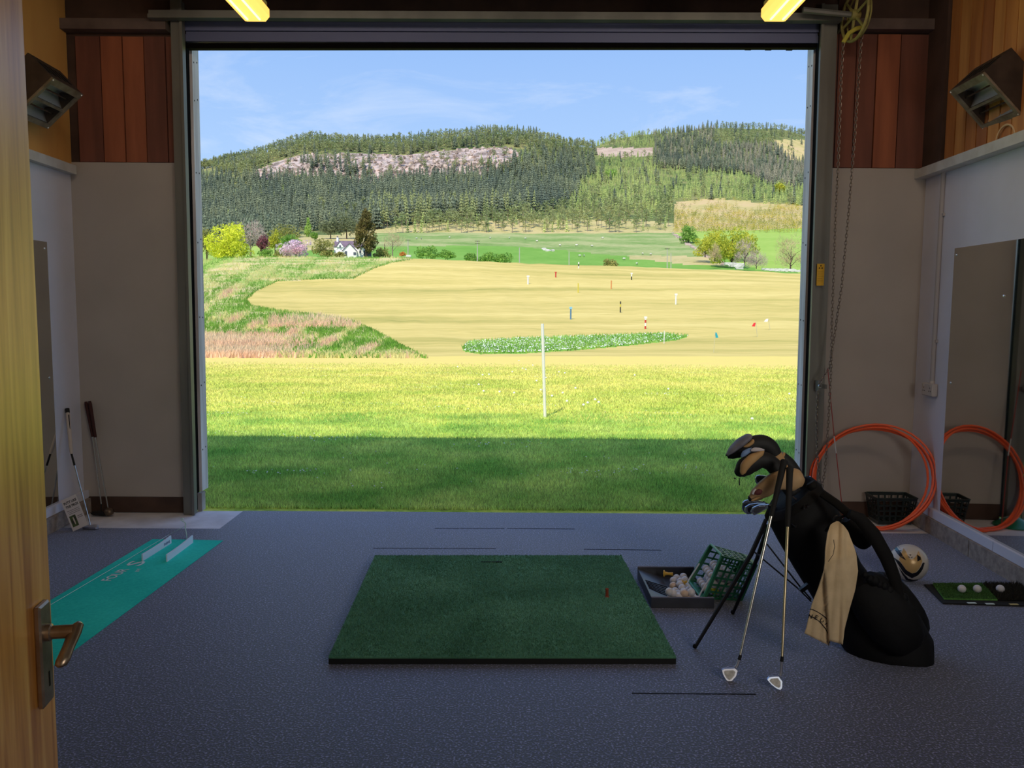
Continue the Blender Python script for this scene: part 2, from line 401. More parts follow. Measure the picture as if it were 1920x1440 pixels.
g_lawn = ground_mat('lawn_grass', [(0.38, C(86, 104, 36)), (0.47, C(120, 138, 52)), (0.56, C(156, 158, 66)), (0.68, C(176, 156, 82)), (0.86, C(174, 150, 86))], 1.2, 14, (1, 1.4, 1), 0.25, (11, 26, 0.34), k=2.2)
g_mown = ground_mat('mown_straw_grass', [(0.34, C(134, 130, 68)), (0.44, C(166, 152, 86)), (0.52, C(182, 163, 98)), (0.62, C(194, 176, 112))], 0.06, 0.9, (0.22, 1.3, 1), 0.15, k=1.45)
g_rough = ground_mat('rough_grass', [(0.38, C(92, 126, 52)), (0.46, C(118, 140, 68)), (0.52, C(160, 156, 104)), (0.6, C(180, 158, 124)), (0.7, C(184, 150, 120))], 0.12, 1.2, (0.7, 1, 1), 0.5, k=1.7)
g_clov = ground_mat('clover_grass', [(0.4, C(84, 126, 44)), (0.6, C(120, 150, 66))], 0.3, 2, (1, 1, 1), k=2)
g_brt = ground_mat('bright_pasture_grass', [(0.4, C(132, 160, 72)), (0.6, C(150, 170, 86))], 0.02, 0.2, (1, 1, 1), 0.1)
g_low = ground_mat('green_pasture_grass', [(0.4, C(98, 140, 56)), (0.6, C(116, 152, 70))], 0.03, 0.3, (1, 1, 1), 0.1)
g_up = ground_mat('pale_pasture_grass', [(0.38, C(112, 146, 72)), (0.48, C(138, 160, 94)), (0.58, C(176, 178, 124))], 0.03, 0.35, (0.6, 1, 1), 0.3, k=1.0)
g_str = ground_mat('straw_ground', [(0.38, C(140, 140, 84)), (0.5, C(172, 160, 112)), (0.62, C(182, 164, 122))], 0.03, 0.3, (1, 1, 1), 0.3)
g_for = ground_mat('forest_floor', [(0.4, C(62, 78, 46)), (0.5, C(90, 98, 60)), (0.62, C(122, 118, 78))], 0.02, 0.2, (1, 1, 1), 0.3, k=1.7)
g_rock = ground_mat('cliff_rock', [(0.38, C(96, 86, 82)), (0.46, C(134, 120, 116)), (0.54, C(176, 162, 158)), (0.64, C(180, 140, 122)), (0.72, C(116, 108, 76))], 0.04, 0.12, (1, 1, 1.6), 1.0)
g_clr = ground_mat('felled_ground', [(0.4, C(158, 136, 122)), (0.6, C(186, 166, 150))], 0.05, 0.4, (1, 1, 1), 0.3, k=1.2)
g_gor = ground_mat('heath_grass', [(0.38, C(146, 140, 88)), (0.5, C(176, 160, 110)), (0.62, C(184, 158, 124))], 0.03, 0.3, (1, 1, 1), 0.4)
ZN = [('lawn', g_lawn), ('driving_range', g_mown), ('rough_bank', g_rough), ('clover_patch', g_clov), ('bright_pasture', g_brt), ('lower_pasture', g_low),
      ('upper_pasture', g_up), ('straw_field', g_str), ('wooded_hillside', g_for), ('cliff_face', g_rock), ('felled_clearing', g_clr), ('gorse_slope', g_gor)]
allV = G.reshape(-1, 3)
for zi, (nm, m) in enumerate(ZN):
    q = Q[Z_ == zi]
    if len(q) == 0: continue
    us, inv = np.unique(q, return_inverse=True)
    o = fast_mesh(nm, allV[us], inv.reshape(-1, 4), m, smooth=True); o['kind'] = 'structure'

# ------------------------------------------------------------------ building shell
WR0 = Vector((2.935, 5.95, 0)); WRD = Vector((0.042, 1, 0)).normalized()
WL0 = Vector((-3.15, 5.95, 0)); WLD = Vector((-0.047, 1, 0)).normalized()
CEIL = 3.9; YF = 5.97; YB = 0.42
def wr(Y, off=0): return WR0.x + WRD.x / WRD.y * (Y - 5.95) - off
def wl(Y, off=0): return WL0.x + WLD.x / WLD.y * (Y - 5.95) + off
m_grey = mat('grey_painted_board', C(218, 220, 236), 0.85, 0, C(212, 214, 228), 3, bump=0.15, bscale=260, bdist=0.0008)
m_greyf = mat('grey_brown_board', C(182, 174, 167), 0.88, 0, C(174, 166, 159), 2, bump=0.15, bscale=260, bdist=0.0008)
m_white = mat('white_painted_wood', C(205, 205, 205), 0.6, 0, C(190, 188, 184), 9)
m_tan = mat('varnished_ply', C(224, 172, 96), 0.55, 0, C(208, 152, 82), 3, stretch=(1, 1, .3), bump=0.1, bscale=90, bdist=0.001)
m_plank = mat('red_brown_plank', C(168, 98, 66), 0.7, 0, C(136, 76, 52), 3.0, stretch=(3, 3, .35), bump=0.35, bscale=30, bdist=0.002)
m_plank2 = mat('dark_brown_plank', C(130, 78, 62), 0.75, 0, C(104, 62, 50), 3.0, stretch=(3, 3, .35), bump=0.35, bscale=30, bdist=0.002)
m_plank3 = mat('amber_plank', C(192, 128, 66), 0.65, 0, C(160, 98, 48), 2.2, stretch=(4, 4, .45), bump=0.35, bscale=30, bdist=0.002)
m_plank4 = mat('light_amber_plank', C(206, 146, 80), 0.65, 0, C(172, 112, 56), 2.2, stretch=(4, 4, .45), bump=0.35, bscale=30, bdist=0.002)
m_plank5 = mat('deep_amber_plank', C(168, 104, 56), 0.65, 0, C(136, 78, 40), 2.2, stretch=(4, 4, .45), bump=0.35, bscale=30, bdist=0.002)
m_dark = mat('dark_timber', C(84, 62, 52), 0.8, 0, C(66, 48, 40), 4, bump=0.3, bscale=40, bdist=0.002)
m_conc = mat('concrete', C(150, 148, 146), 0.9, 0, C(172, 170, 168), 5, bump=0.4, bscale=60, bdist=0.003)
m_block = mat('rough_concrete_block', C(168, 156, 146), 0.95, 0, C(138, 128, 122), 26, bump=0.7, bscale=70, bdist=0.006)
m_jamb = mat('weathered_timber', C(232, 230, 236), 0.8, 0, C(190, 186, 190), 3, stretch=(6, 6, .4), bump=0.3, bscale=30, bdist=0.002)
m_steel = mat('galvanised_steel', C(128, 128, 122), 0.5, 0.35, C(108, 108, 104), 4, stretch=(1, 1, .3), bump=0.1, bscale=20, bdist=0.001)
m_steel2 = mat('blue_grey_steel', C(150, 166, 192), 0.5, 0.3, C(132, 146, 172), 2)
m_black = mat('black_rubber', C(16, 16, 18), 0.8, spec=.2)
m_gap = mat('near_black', C(13, 11, 12), 0.95, spec=.1)
m_out = mat('outer_cladding', C(120, 110, 100), 0.9)
def wallmesh(name, side, z0, z1, m, y0=YB, y1=YF, off=0.0, th=0.12):
    fx = wr if side == 'r' else wl; s = 1 if side == 'r' else -1
    b = MB(); a0, a1 = fx(y0, off), fx(y1, off)
    b.hexa([(a0, y0, z0), (a1, y1, z0), (a1 + s * th, y1, z0), (a0 + s * th, y0, z0), (a0, y0, z1), (a1, y1, z1), (a1 + s * th, y1, z1), (a0 + s * th, y0, z1)])
    if s < 0: b.f = [tuple(reversed(f)) for f in b.f]
    return b
capz_r = PW(1719.6, 318, WR0, WRD, 0.08).z; capz_l = PW(160, 317, WL0, WLD, 0.05).z
o = wallmesh('wall_right', 'r', -0.02, CEIL, m_grey).build('wall_right', m_grey); struct(o); WR = o
o = wallmesh('wall_left', 'l', -0.02, CEIL, m_grey).build('wall_left', m_grey); struct(o); WL = o
# upper left sheet panelling, three sheets
for y0, y1 in ((3.62, 5.96), (1.2, 3.61), (YB, 1.19)):
    wallmesh('panel', 'l', capz_l, CEIL, m_tan, y0, y1, 0.008, 0.006).build('panel', m_tan, WL)
# upper right boarding, each board a part
yb = 5.66; k = 0
wallmesh('x', 'r', capz_r, CEIL, None, YB, 5.67, 0.004, 0.003).build('backing', m_gap, WR)
wallmesh('corner_post', 'r', capz_r, CEIL, m_dark, 5.68, YF, 0.035, 0.03).build('corner_post', m_dark, WR)
while yb > YB + 0.14:
    wd = 0.138 + R.uniform(-.006, .006); of = 0.018 + R.uniform(0, .004)
    wallmesh('plank', 'r', capz_r, CEIL, None, yb - wd + 0.014, yb, of, 0.014).build('plank', (m_plank3, m_plank4, m_plank3, m_plank5, m_plank4)[k % 5], WR)
    yb -= wd; k += 1
# white capping rails
for side, z, dep, y1, nm in (('r', capz_r, 0.085, 5.96, 'trim_1'), ('l', capz_l, 0.055, 5.93, 'trim_2')):
    hh = 0.062
    b = wallmesh('x', side, z - hh, z, m_white, YB, y1, dep, dep - 0.002); o = b.build(nm, m_white); struct(o)
# low plinth: block course with a painted band above
pz = PW(1764, 968, WR0, WRD).z
for side, par in (('r', WR), ('l', WL)):
    y = YF
    while y > YB:
        y2 = max(y - 0.98, YB)
        wallmesh('block', side, 0.0, 0.105, None, y2 + 0.004, y - 0.004, 0.05, 0.048).build('block', m_block, par)
        y = y2
    y = YF
    while y > YB:
        y2 = max(y - 1.22, YB)
        wallmesh('band', side, 0.108, 0.165, None, y2 + 0.002, y - 0.002, 0.034, 0.032).build('band', m_grey, par)
        y = y2
# ceiling and roof
def slab(name, x0, x1, y0, y1, z0, z1, m, par=None):
    return MB().box(x0, x1, y0, y1, z0, z1).build(name, m, par)
o = slab('ceiling', -3.6, 3.4, -2.6, 6.2, CEIL, CEIL + 0.04, m_dark); struct(o)
o = slab('roof', -16, 16, -4, 6.22, 3.97, 4.03, m_out); struct(o)
for yy in (1.6, 3.2, 4.8):
    o = slab('ceiling_joist', -3.3, 3.1, yy - .04, yy + .04, CEIL - .16, CEIL, m_dark); struct(o)
# outer wall of the long building on both sides
for x0, x1 in ((-16, -3.3), (3.12, 16)):
    o = slab('wall_outer', x0, x1, 6.03, 6.2, -0.05, 3.97, m_out); struct(o)
# back wall with the doorway the camera looks through, and the lobby behind it
m_lob = mat('lobby_plaster', C(188, 180, 168), 0.85)
bw = MB()
bw.box(-3.3, -0.62, YB - 0.12, YB, 0, CEIL); bw.box(1.76, 3.3, YB - 0.12, YB, 0, CEIL); bw.box(-0.62, 1.76, YB - 0.12, YB, 2.35, CEIL)
o = bw.build('wall_back', m_grey); struct(o)
lb = MB(); lb.box(-1.8, -1.7, -2.6, YB - .12, 0, CEIL); lb.box(2.4, 2.5, -2.6, YB - .12, 0, CEIL); lb.box(-1.8, 2.5, -2.7, -2.6, 0, CEIL)
o = lb.build('wall_lobby', m_lob); struct(o)

# ------------------------------------------------------------------ front wall around the big opening
wf = MB()
XL = P(338, 600, YF).x; XRt = P(1548, 600, YF).x
wf.box(-3.3, XL, YF, YF + 0.08, -0.02, CEIL); wf.box(XRt, 3.15, YF, YF + 0.08, -0.02, CEIL)
wf.box(XL, XRt, YF + 0.02, YF + 0.08, 3.46, CEIL)
WF = wf.build('wall_front', m_dark); struct(WF)
# grey boards under, planks over
def front_rect(x0, x1, z0, z1, off, th, name, m, par=WF, sl_=0.0):
    return MB().hexa([(x0, YF - off - th, z0), (x1, YF - off - th, z0), (x1, YF - off, z0), (x0, YF - off, z0),
                      (x0 + sl_, YF - off - th, z1), (x1 + sl_, YF - off - th, z1), (x1 + sl_, YF - off, z1), (x0 + sl_, YF - off, z1)]).build(name, m, par)
zl = P(200, 305, YF).z; zr = P(1640, 316, YF).z
zk = 0.115
front_rect(wl(YF), XL, zk, zl, 0.002, 0.012, 'panel', m_greyf)
front_rect(XRt, wr(YF), zk, zr, 0.002, 0.012, 'panel', m_greyf)
o = front_rect(wl(YF), XL, 0.0, zk - .002, 0.0, 0.02, 'baseboard_left', m_dark, None); struct(o)
o = front_rect(XRt, wr(YF), 0.0, zk - .002, 0.0, 0.02, 'baseboard_right', m_dark, None); struct(o)
zt = P(230, 70, YF).z
bl_ = [147, 194, 235, 275, 315, 338]
for i in range(5):
    front_rect(P(bl_[i], 190, YF).x + .004, P(bl_[i + 1], 190, YF).x - .004, zl + .002, zt, 0.002, 0.016 + .004 * (i % 2), 'plank', (m_plank2, m_plank, m_plank, m_plank2, m_plank2)[i])
zt2 = P(1640, 66, YF).z
br_ = [1549, 1566, 1600, 1638, 1682, 1722]
for i in range(5):
    x1 = P(br_[i + 1], 190, YF).x - .004 if i < 4 else wr(YF)
    front_rect(P(br_[i], 190, YF).x + .004, x1, zr + .002, zt2, 0.002, 0.016 + .004 * (i % 2), 'plank', (m_plank2, m_plank2, m_plank2, m_plank, m_plank2)[i])
# timber beams across the top, left and right of the opening
for x0, x1, pxx in ((wl(YF), XL, 230), (XRt, wr(YF), 1650)):
    za, zb = P(pxx, 56, YF - .08).z, P(pxx, 36, YF - .08).z
    o = MB().box(x0, x1, YF - .1, YF - .001, za, zb).build('trim_3', mat('grey_brown_beam', C(112, 96, 90), 0.8, 0, C(92, 78, 74), 5)); struct(o)
# shutter guides: steel channel, dark gap, weathered jamb
def post(name, pt, pb, wpx, Y0, Y1, m, par=None, z1=3.62, z0=0.0):
    """upright between picture line pt (top) and pb (bottom); wpx wide"""
    a0 = P(pt[0], pt[1], Y0); b0 = P(pb[0], pb[1], Y0)
    def xat(z): t = (z - b0.z) / (a0.z - b0.z); return b0.x + (a0.x - b0.x) * t
    w_ = wpx * Y0 / F
    b = MB().hexa([(xat(z0), Y0, z0), (xat(z0) + w_, Y0, z0), (xat(z0) + w_, Y1, z0), (xat(z0), Y1, z0), (xat(z1), Y0, z1), (xat(z1) + w_, Y0, z1), (xat(z1) + w_, Y1, z1), (xat(z1), Y1, z1)])
    return b.build(name, m, par)
gl = thing('shutter_guide', 'grey steel shutter guide channel on the putting mat side of the opening', 'shutter guide', (XL, 5.9, 0))
post('channel', (320, 60), (344.5, 960), 19, 5.885, 5.955, m_steel, gl)
post('channel_lip', (336, 60), (359.5, 960), 5, 5.868, 5.885, m_steel, gl)
post('channel_lip', (341, 60), (364, 960), 5, 5.956, 5.969, m_black, gl)
gr_ = thing('shutter_guide', 'grey steel shutter guide channel with the chain beside the opening', 'shutter guide', (XRt, 5.9, 0))
post('channel', (1544, 60), (1513, 960), 25, 5.885, 5.955, m_steel, gr_)
post('channel_lip', (1540, 60), (1509, 960), 5, 5.868, 5.885, m_steel, gr_)
post('channel_lip', (1537, 60), (1507, 960), 6, 5.956, 5.969, m_black, gr_)
# near-black strips put in as the shade of the gap behind the guides
o = post('trim_4', (340, 93), (361, 960), 9, 6.02, 6.07, m_gap, z1=3.5); struct(o)
o = post('trim_5', (1534, 93), (1506, 960), 10, 6.02, 6.07, m_gap, z1=3.5); struct(o)
jl = post('jamb_left', (350, 93), (370.5, 935), 9.5, 6.07, 6.19, m_jamb, z1=3.5, z0=0.135); struct(jl)
jr = post('jamb_right', (1525.5, 93), (1497.5, 935), 9.0, 6.07, 6.19, m_jamb, z1=3.5, z0=0.135); struct(jr)
m_nail = mat('nail_hole', C(30, 28, 30), 0.8)
for jo, sgn in ((jl, 1), (jr, -1)):
    nb = MB()
    for zz in (0.45, 0.95, 1.45, 2.0, 2.5, 3.0, 3.28):
        for yy in (6.095, 6.155):
            a, b_ = ((350, 93), (370.5, 935)) if sgn > 0 else ((1525.5, 93), (1497.5, 935))
            p1, p2 = P(a[0], a[1], 6.07), P(b_[0], b_[1], 6.07); t = (zz - p2.z) / (p1.z - p2.z)
            x = p2.x + (p1.x - p2.x) * t + (9.5 * 6.07 / F if sgn > 0 else 0)
            nb.lathe((x - sgn * .001, yy, zz + R.uniform(-.02, .02)), [(0.006, 0), (0.006, sgn * 0.003)], 8, (1, 0, 0))
    nb.build('nail', m_nail, jo)
o = post('jamb_foot', (352, 93), (371, 950), 8, 6.0, 6.07, m_conc, z1=0.135); struct(o)
o = post('jamb_foot', (1525, 93), (1497, 950), 8, 6.0, 6.07, m_conc, z1=0.135); struct(o)
# header over the opening: the shutter's bottom slats
hd = thing('roller_shutter', 'blue grey steel roller shutter wound up above the wide opening', 'roller shutter', (0, 5.9, 3.4))
zc = P(960, 92.0, 6.0).z
xa, xb = P(352, 92, 6.0).x, P(1530, 92, 6.0).x
def bar(name, x0, x1, y0, y1, z0, z1, m, tilt=0.0, par=hd):
    return MB().hexa([(x0, y0, z0 - tilt), (x1, y0, z0 + tilt), (x1, y1, z0 + tilt), (x0, y1, z0 - tilt), (x0, y0, z1 - tilt), (x1, y0, z1 + tilt), (x1, y1, z1 + tilt), (x0, y1, z1 - tilt)]).build(name, m, par)
TLT = (P(1515, 91.5, 6).z - P(370, 93, 6).z) / 2
bar('bottom_bar', xa, xb, 5.975, 6.03, zc, zc + .035, m_gap, TLT)
m_sl = mat('painted_slat', C(112, 120, 156), 0.55, 0.2, C(96, 102, 138), 2, stretch=(.2, 1, 1))
for i, (z0_, z1_, yo) in enumerate(((.036, .085, .0), (.088, .105, .012), (.108, .165, -.004), (.168, .215, .008))):
    bar('slat', xa, xb, 5.965 + yo, 6.03, zc + z0_, zc + z1_, m_sl, TLT * .5)
for pxx in (1402, 1440, 1479):
    x = P(pxx, 92, 6).x; bar('lug', x - .022, x + .022, 5.98, 6.0, zc - .012 + TLT * .8, zc + .004, m_gap)
bar('lip_rail', P(282, 30, 5.85).x, P(1575, 30, 5.85).x, 5.80, 5.87, P(600, 38, 5.85).z, P(600, 31, 5.85).z, m_steel, TLT * .3)
bar('lip_rail', P(282, 30, 5.85).x, P(1575, 30, 5.85).x, 5.82, 5.89, P(600, 30, 5.85).z, P(600, 22, 5.85).z, m_steel, TLT * .3)
cy = MB().lathe((P(268, 10, 5.6).x, 5.6, 3.735), [(0.168, 0), (0.176, .01), (0.176, 4.62), (0.168, 4.63)], 28, (1, 0, 0)).build('coil', m_steel2, hd, True)

# ------------------------------------------------------------------ floor: dark carpet with seams, pale threshold strip
def carpet_mat():
    m = bpy.data.materials.new('navy_loop_carpet'); m.use_nodes = True; n = m.node_tree.nodes; l = m.node_tree.links; b = n['Principled BSDF']
    b.inputs['Roughness'].default_value = 0.55; b.inputs['Specular IOR Level'].default_value = 0.6
    b.inputs['Sheen Weight'].default_value = 0.55; b.inputs['Sheen Tint'].default_value = (.8, .85, 1, 1); b.inputs['Sheen Roughness'].default_value = 0.5
    t = n.new('ShaderNodeTexCoord')
    a = n.new('ShaderNodeTexNoise'); a.inputs['Scale'].default_value = 115; a.inputs['Detail'].default_value = 3; l.new(t.outputs['Object'], a.inputs['Vector'])
    r = n.new('ShaderNodeValToRGB'); l.new(a.outputs[0], r.inputs[0]); e = r.color_ramp.elements
    e[0].position = 0.38; e[0].color = C(3, 3, 10); e[1].position = 0.68; e[1].color = C(168, 164, 204)
    q = e.new(0.5); q.color = C(18, 18, 48); q = e.new(0.58); q.color = C(70, 68, 122)
    d = n.new('ShaderNodeTexNoise'); d.inputs['Scale'].default_value = 1.7; d.inputs['Detail'].default_value = 4; l.new(t.outputs['Object'], d.inputs['Vector'])
    h = n.new('ShaderNodeHueSaturation'); mr = n.new('ShaderNodeMapRange'); mr.inputs['To Min'].default_value = 0.8; mr.inputs['To Max'].default_value = 1.2
    l.new(d.outputs[0], mr.inputs[0]); l.new(mr.outputs[0], h.inputs['Value']); l.new(r.outputs[0], h.inputs['Color']); l.new(h.outputs[0], b.inputs['Base Color'])
    bp = n.new('ShaderNodeBump'); bp.inputs['Strength'].default_value = 0.8; bp.inputs['Distance'].default_value = 0.004
    l.new(a.outputs[0], bp.inputs['Height']); l.new(bp.outputs[0], b.inputs['Normal'])
    return m
m_carp = carpet_mat()
yc = PF(200, 990).y; yo_ = PF(960, 961).y
c1, c2 = PF(412, 991), PF(452, 961)
c3, c4 = PF(1470, 999), PF(1452, 966)
poly = [(wl(YB) - .05, -2.6), (wr(YB) + .05, -2.6), (wr(yc) + .05, yc), (c3.x, yc), (c4.x, yo_), (c2.x, yo_), (c1.x, yc), (wl(yc) - .05, yc)]
FL = MB().prism([(x, y, 0) for x, y in poly], (0, 0, -0.02)).build('floor', m_carp); struct(FL)
o = MB().box(-3.4, 3.3, 5.2, yo_ + .004, -0.06, -0.004).build('threshold', mat('pale_concrete', C(232, 232, 240), 0.85, 0, C(208, 206, 212), 5, bump=0.4, bscale=60, bdist=0.003)); struct(o)
for (a, b_) in (((815, 991), (946, 991)), ((951, 991), (1078, 992)), ((1095, 1030), (1240, 1031.5)), ((1185, 1300), (1417, 1302)), ((700, 1028), (930, 1028.5))):
    p, q = PF(*a), PF(*b_); w_ = 0.0035
    MB().hexa([(p.x, p.y - w_, 0.0), (q.x, q.y - w_, 0.0), (q.x, q.y + w_, 0.0), (p.x, p.y + w_, 0.0), (p.x, p.y - w_, 0.0012), (q.x, q.y - w_, 0.0012), (q.x, q.y + w_, 0.0012), (p.x, p.y + w_, 0.0012)]).build('carpet_seam', m_black, FL)

# ------------------------------------------------------------------ the open door in front, left
def wood_mat():
    m = bpy.data.materials.new('golden_veneer'); m.use_nodes = True; n = m.node_tree.nodes; l = m.node_tree.links; b = n['Principled BSDF']
    b.inputs['Roughness'].default_value = 0.32; b.inputs['Coat Weight'].default_value = 0.35; b.inputs['Coat Roughness'].default_value = 0.3
    t = n.new('ShaderNodeTexCoord'); mp = n.new('ShaderNodeMapping'); mp.inputs['Scale'].default_value = (14, 14, 0.7); l.new(t.outputs['Object'], mp.inputs[0])
    a = n.new('ShaderNodeTexNoise'); a.inputs['Scale'].default_value = 3.2; a.inputs['Detail'].default_value = 8; a.inputs['Distortion'].default_value = 0.7; l.new(mp.outputs[0], a.inputs['Vector'])
    r = n.new('ShaderNodeValToRGB'); l.new(a.outputs[0], r.inputs[0]); e = r.color_ramp.elements
    e[0].position = 0.3; e[0].color = C(176, 114, 52); e[1].position = 0.7; e[1].color = C(232, 184, 104)
    q = e.new(0.5); q.color = C(212, 154, 78)
    l.new(r.outputs[0], b.inputs['Base Color'])
    bp = n.new('ShaderNodeBump'); bp.inputs['Strength'].default_value = 0.15; bp.inputs['Distance'].default_value = 0.001
    l.new(a.outputs[0], bp.inputs['Height']); l.new(bp.outputs[0], b.inputs['Normal'])
    return m
m_door = wood_mat()
eb = P(104, 1330, 1.3)
dd = Vector((math.sin(math.radians(-9.4)), math.cos(math.radians(-9.4)), 0)); dn = Vector((dd.y, -dd.x, 0))
edge = Vector((eb.x, 1.3, 0)); hinge = edge - dd * 0.84
o0 = hinge - dn * 0.044
DR = MB().hexa([hinge - dn * .044, edge - dn * .044, edge, hinge, *[p + Vector((0, 0, 2.06)) for p in (hinge - dn * .044, edge - dn * .044, edge, hinge)]])
DR.v = [(x, y, z + 0.006) for x, y, z in DR.v]
DR = DR.build('door_1', m_door, None, loc=(hinge.x, hinge.y, 0)); struct(DR)
o = slab('door_frame', -0.64, -0.60, YB - .13, YB + .02, 0, 2.36, m_door); struct(o)
o = slab('door_frame', 1.74, 1.78, YB - .13, YB + .02, 0, 2.36, m_door); struct(o)
m_brz = mat('bronze_anodised', C(176, 156, 136), 0.32, 0.85, C(150, 126, 104), 30)
# handle plate
def on_door(s, z, off): return edge - dd * s + dn * off + Vector((0, 0, z))
zc_ = P(95, 1217, 1.27).z; zs = P(110, 1178, 1.27).z
pl = MB().bbox(on_door(0.050, zc_, 0.0055), dd * 0.021, Vector((0, 0, 0.082)), dn * 0.0055, 0.003).build('handle_plate', m_brz, DR)
MB().obox(on_door(0.047, zc_ - 0.042, 0.0112), dd * 0.0022, (0, 0, 0.012), dn * 0.0005).build('keyhole', m_black, DR)
sp0 = on_door(0.050, zs, 0.010); sp1 = on_door(0.050, zs, 0.052)
hb = MB().tube([sp0, sp0 + dn * .008, sp0 + dn * .01, sp1], [0.0135, 0.0135, 0.0105, 0.0105], 16)
hnd = hb.build('door_handle', m_brz, DR, True)
# lever drooping from the spindle, back towards the camera side
l0 = on_door(0.044, zs + .004, 0.054); d1 = (-dd * 0.80 + Vector((0, 0, -0.62)) - dn * 0.12).normalized()
rings = []; wd_ = (dn + dd * .2).normalized()
for t, hw, hh in ((-0.008, .004, .005), (-0.003, .009, .009), (0.012, .0105, .0085), (0.035, .0095, .0075), (0.056, .0105, .0075), (0.064, .009, .0065), (0.068, .004, .003)):
    c = l0 + d1 * t; up = d1.cross(wd_).normalized()
    rings.append([c + wd_ * (hw * math.cos(a * math.pi / 6)) + up * (hh * math.sin(a * math.pi / 6)) for a in range(12)])
MB().rings(rings).build('lever', m_brz, hnd, True)

# ------------------------------------------------------------------ two ceiling lamps with amber diffusers
m_lamp = mat('amber_diffuser', (1.0, 0.50, 0.10, 1), 0.4, emis=LAMP_STRENGTH * .09)
m_tube = mat('lit_tube', (1.0, 0.66, 0.24, 1), 0.4, emis=LAMP_STRENGTH * .2)
m_lampb = mat('lamp_housing', C(150, 146, 90), 0.6)
for (pxc, lab) in ((481, 'amber ceiling light hanging over the putting mat side'), (1451, 'amber ceiling light hanging over the golf bag side')):
    e_ = P(pxc, 42, 4.5); z = e_.z
    t = thing('ceiling_light', lab, 'light', (e_.x, 3.7, z + .1), 'batten lights under the ceiling')
    x = e_.x; y0, y1 = 2.95, 4.5
    hw = 0.075
    pr = [(-hw * .72, 0), (hw * .72, 0), (hw, .022), (hw, .06), (-hw, .06), (-hw, .022)]
    rings = [[Vector((x + a * s_, y, z + b_ + dz)) for a, b_ in pr] for y, s_, dz in ((y0, .9, .004), (y0 + .02, 1, 0), (y1 - .02, 1, 0), (y1, .9, .004))]
    MB().rings(rings, True).build('diffuser', m_lamp, t, True)
    for s_ in (-1, 1):
        MB().tube([(x + s_ * .032, y0 + .04, z - .001), (x + s_ * .032, y1 - .05, z - .001)], .006, 6).build('tube', m_tube, t, True)
    MB().box(x - hw * .8, x + hw * .8, y0 + .01, y1 - .01, z + .0605, z + .1).build('housing', m_lampb, t)
    for yy in (y0 + .3, y1 - .3): MB().tube([(x, yy, z + .1), (x, yy, CEIL)], .004, 6).build('rod', m_steel, t)

# ------------------------------------------------------------------ infrared heaters
m_hb = mat('heater_body', C(74, 62, 54), 0.55, 0.4, C(58, 48, 42), 12)
m_hf = mat('heater_frame', C(158, 152, 138), 0.42, 0.6, C(122, 114, 100), 14)
m_refl = mat('polished_reflector', C(225, 225, 225), 0.38, 0.8)
def heater(farp, nearp, side, vdir, lab):
    farp, nearp = Vector(farp), Vector(nearp)
    u = (nearp - farp); Lh = u.length; u.normalize(); v = Vector(vdir); v = (v - u * v.dot(u)).normalized()
    n = u.cross(v); 
    if n.z > 0: n = -n
    Wd = 0.32; dp = 0.2; c0 = farp
    q = lambda a, b, c: c0 + u * (a * Lh) + v * (b * Wd) - n * c
    t = thing('patio_heater', lab, 'heater', q(.5, .5, dp))
    # box body: four side plates and a back
    b = MB()
    b.hexa([q(0, 0, .012), q(1, 0, .012), q(1, 1, .012), q(0, 1, .012), q(0, 0, dp), q(1, 0, dp), q(1, 1, dp), q(0, 1, dp)])
    b.f = b.f[1:]; b.m = b.m[1:]
    b.build('body', m_hb, t)
    # front frame
    fr = MB(); e = .07
    def fbar(a0, a1, b0, b1): fr.hexa([q(a0, b0, 0), q(a1, b0, 0), q(a1, b1, 0), q(a0, b1, 0), q(a0, b0, .014), q(a1, b0, .014), q(a1, b1, .014), q(a0, b1, .014)])
    fbar(0, 1, 0, .13); fbar(0, 1, .90, 1); fbar(0, e, .13, .90); fbar(1 - e, 1, .13, .90); fbar(e, 1 - e, .49, .54)
    fr.build('frame', m_hf, t)
    for b0, b1 in ((.13, .49), (.54, .90)):
        rings = []
        for a in (e, 1 - e):
            rings.append([q(a, b0 + (b1 - b0) * k / 8, .02 + .075 * math.sin(math.pi * k / 8)) for k in range(9)])
        MB().rings(rings, False, closed=False).build('reflector', m_refl, t, True)
        for a in (e, 1 - e):
            MB().add([q(a, b0, .014)] + [q(a, b0 + (b1 - b0) * k / 8, .02 + .075 * math.sin(math.pi * k / 8)) for k in range(9)] + [q(a, b1, .014)], [tuple(range(11))]).build('reflector_end', m_hb, t)
        MB().tube([q(e, (b0 + b1) / 2 - .02, .035), q(1 - e, (b0 + b1) / 2 - .02, .035)], .006, 8).build('lamp', mat('quartz_lamp', C(60, 50, 46), 0.15), t, True)
    # slots along the upper side, and cooling vents
    for k in range(5):
        a = .16 + k * .16
        MB().hexa([q(a, -.004, .06), q(a + .09, -.004, .06), q(a + .09, .004, .06), q(a, .004, .06), q(a + .02, -.004, .15), q(a + .11, -.004, .15), q(a + .11, .004, .15), q(a + .02, .004, .15)]).build('vent_slot', m_black, t)
    for (a, b_) in ((.03, .03), (.97, .03), (.97, .97), (.03, .97)):
        MB().lathe(q(a, b_, 0), [(.006, 0), (.004, .004)], 8, n).build('screw', m_refl, t)
    # wall bracket
    wx = wr if side == 'r' else wl
    c = q(.5, .5, dp); wp = Vector((wx(c.y, 0.02), c.y, c.z))
    MB().tube([c, (c + wp) / 2 + Vector((0, 0, .02)), wp], .018, 8).build('bracket', m_hb, t, True)
    MB().obox(wp, (.006, 0, 0), (0, .05, 0), (0, 0, .05)).build('bracket_plate', m_hb, t)
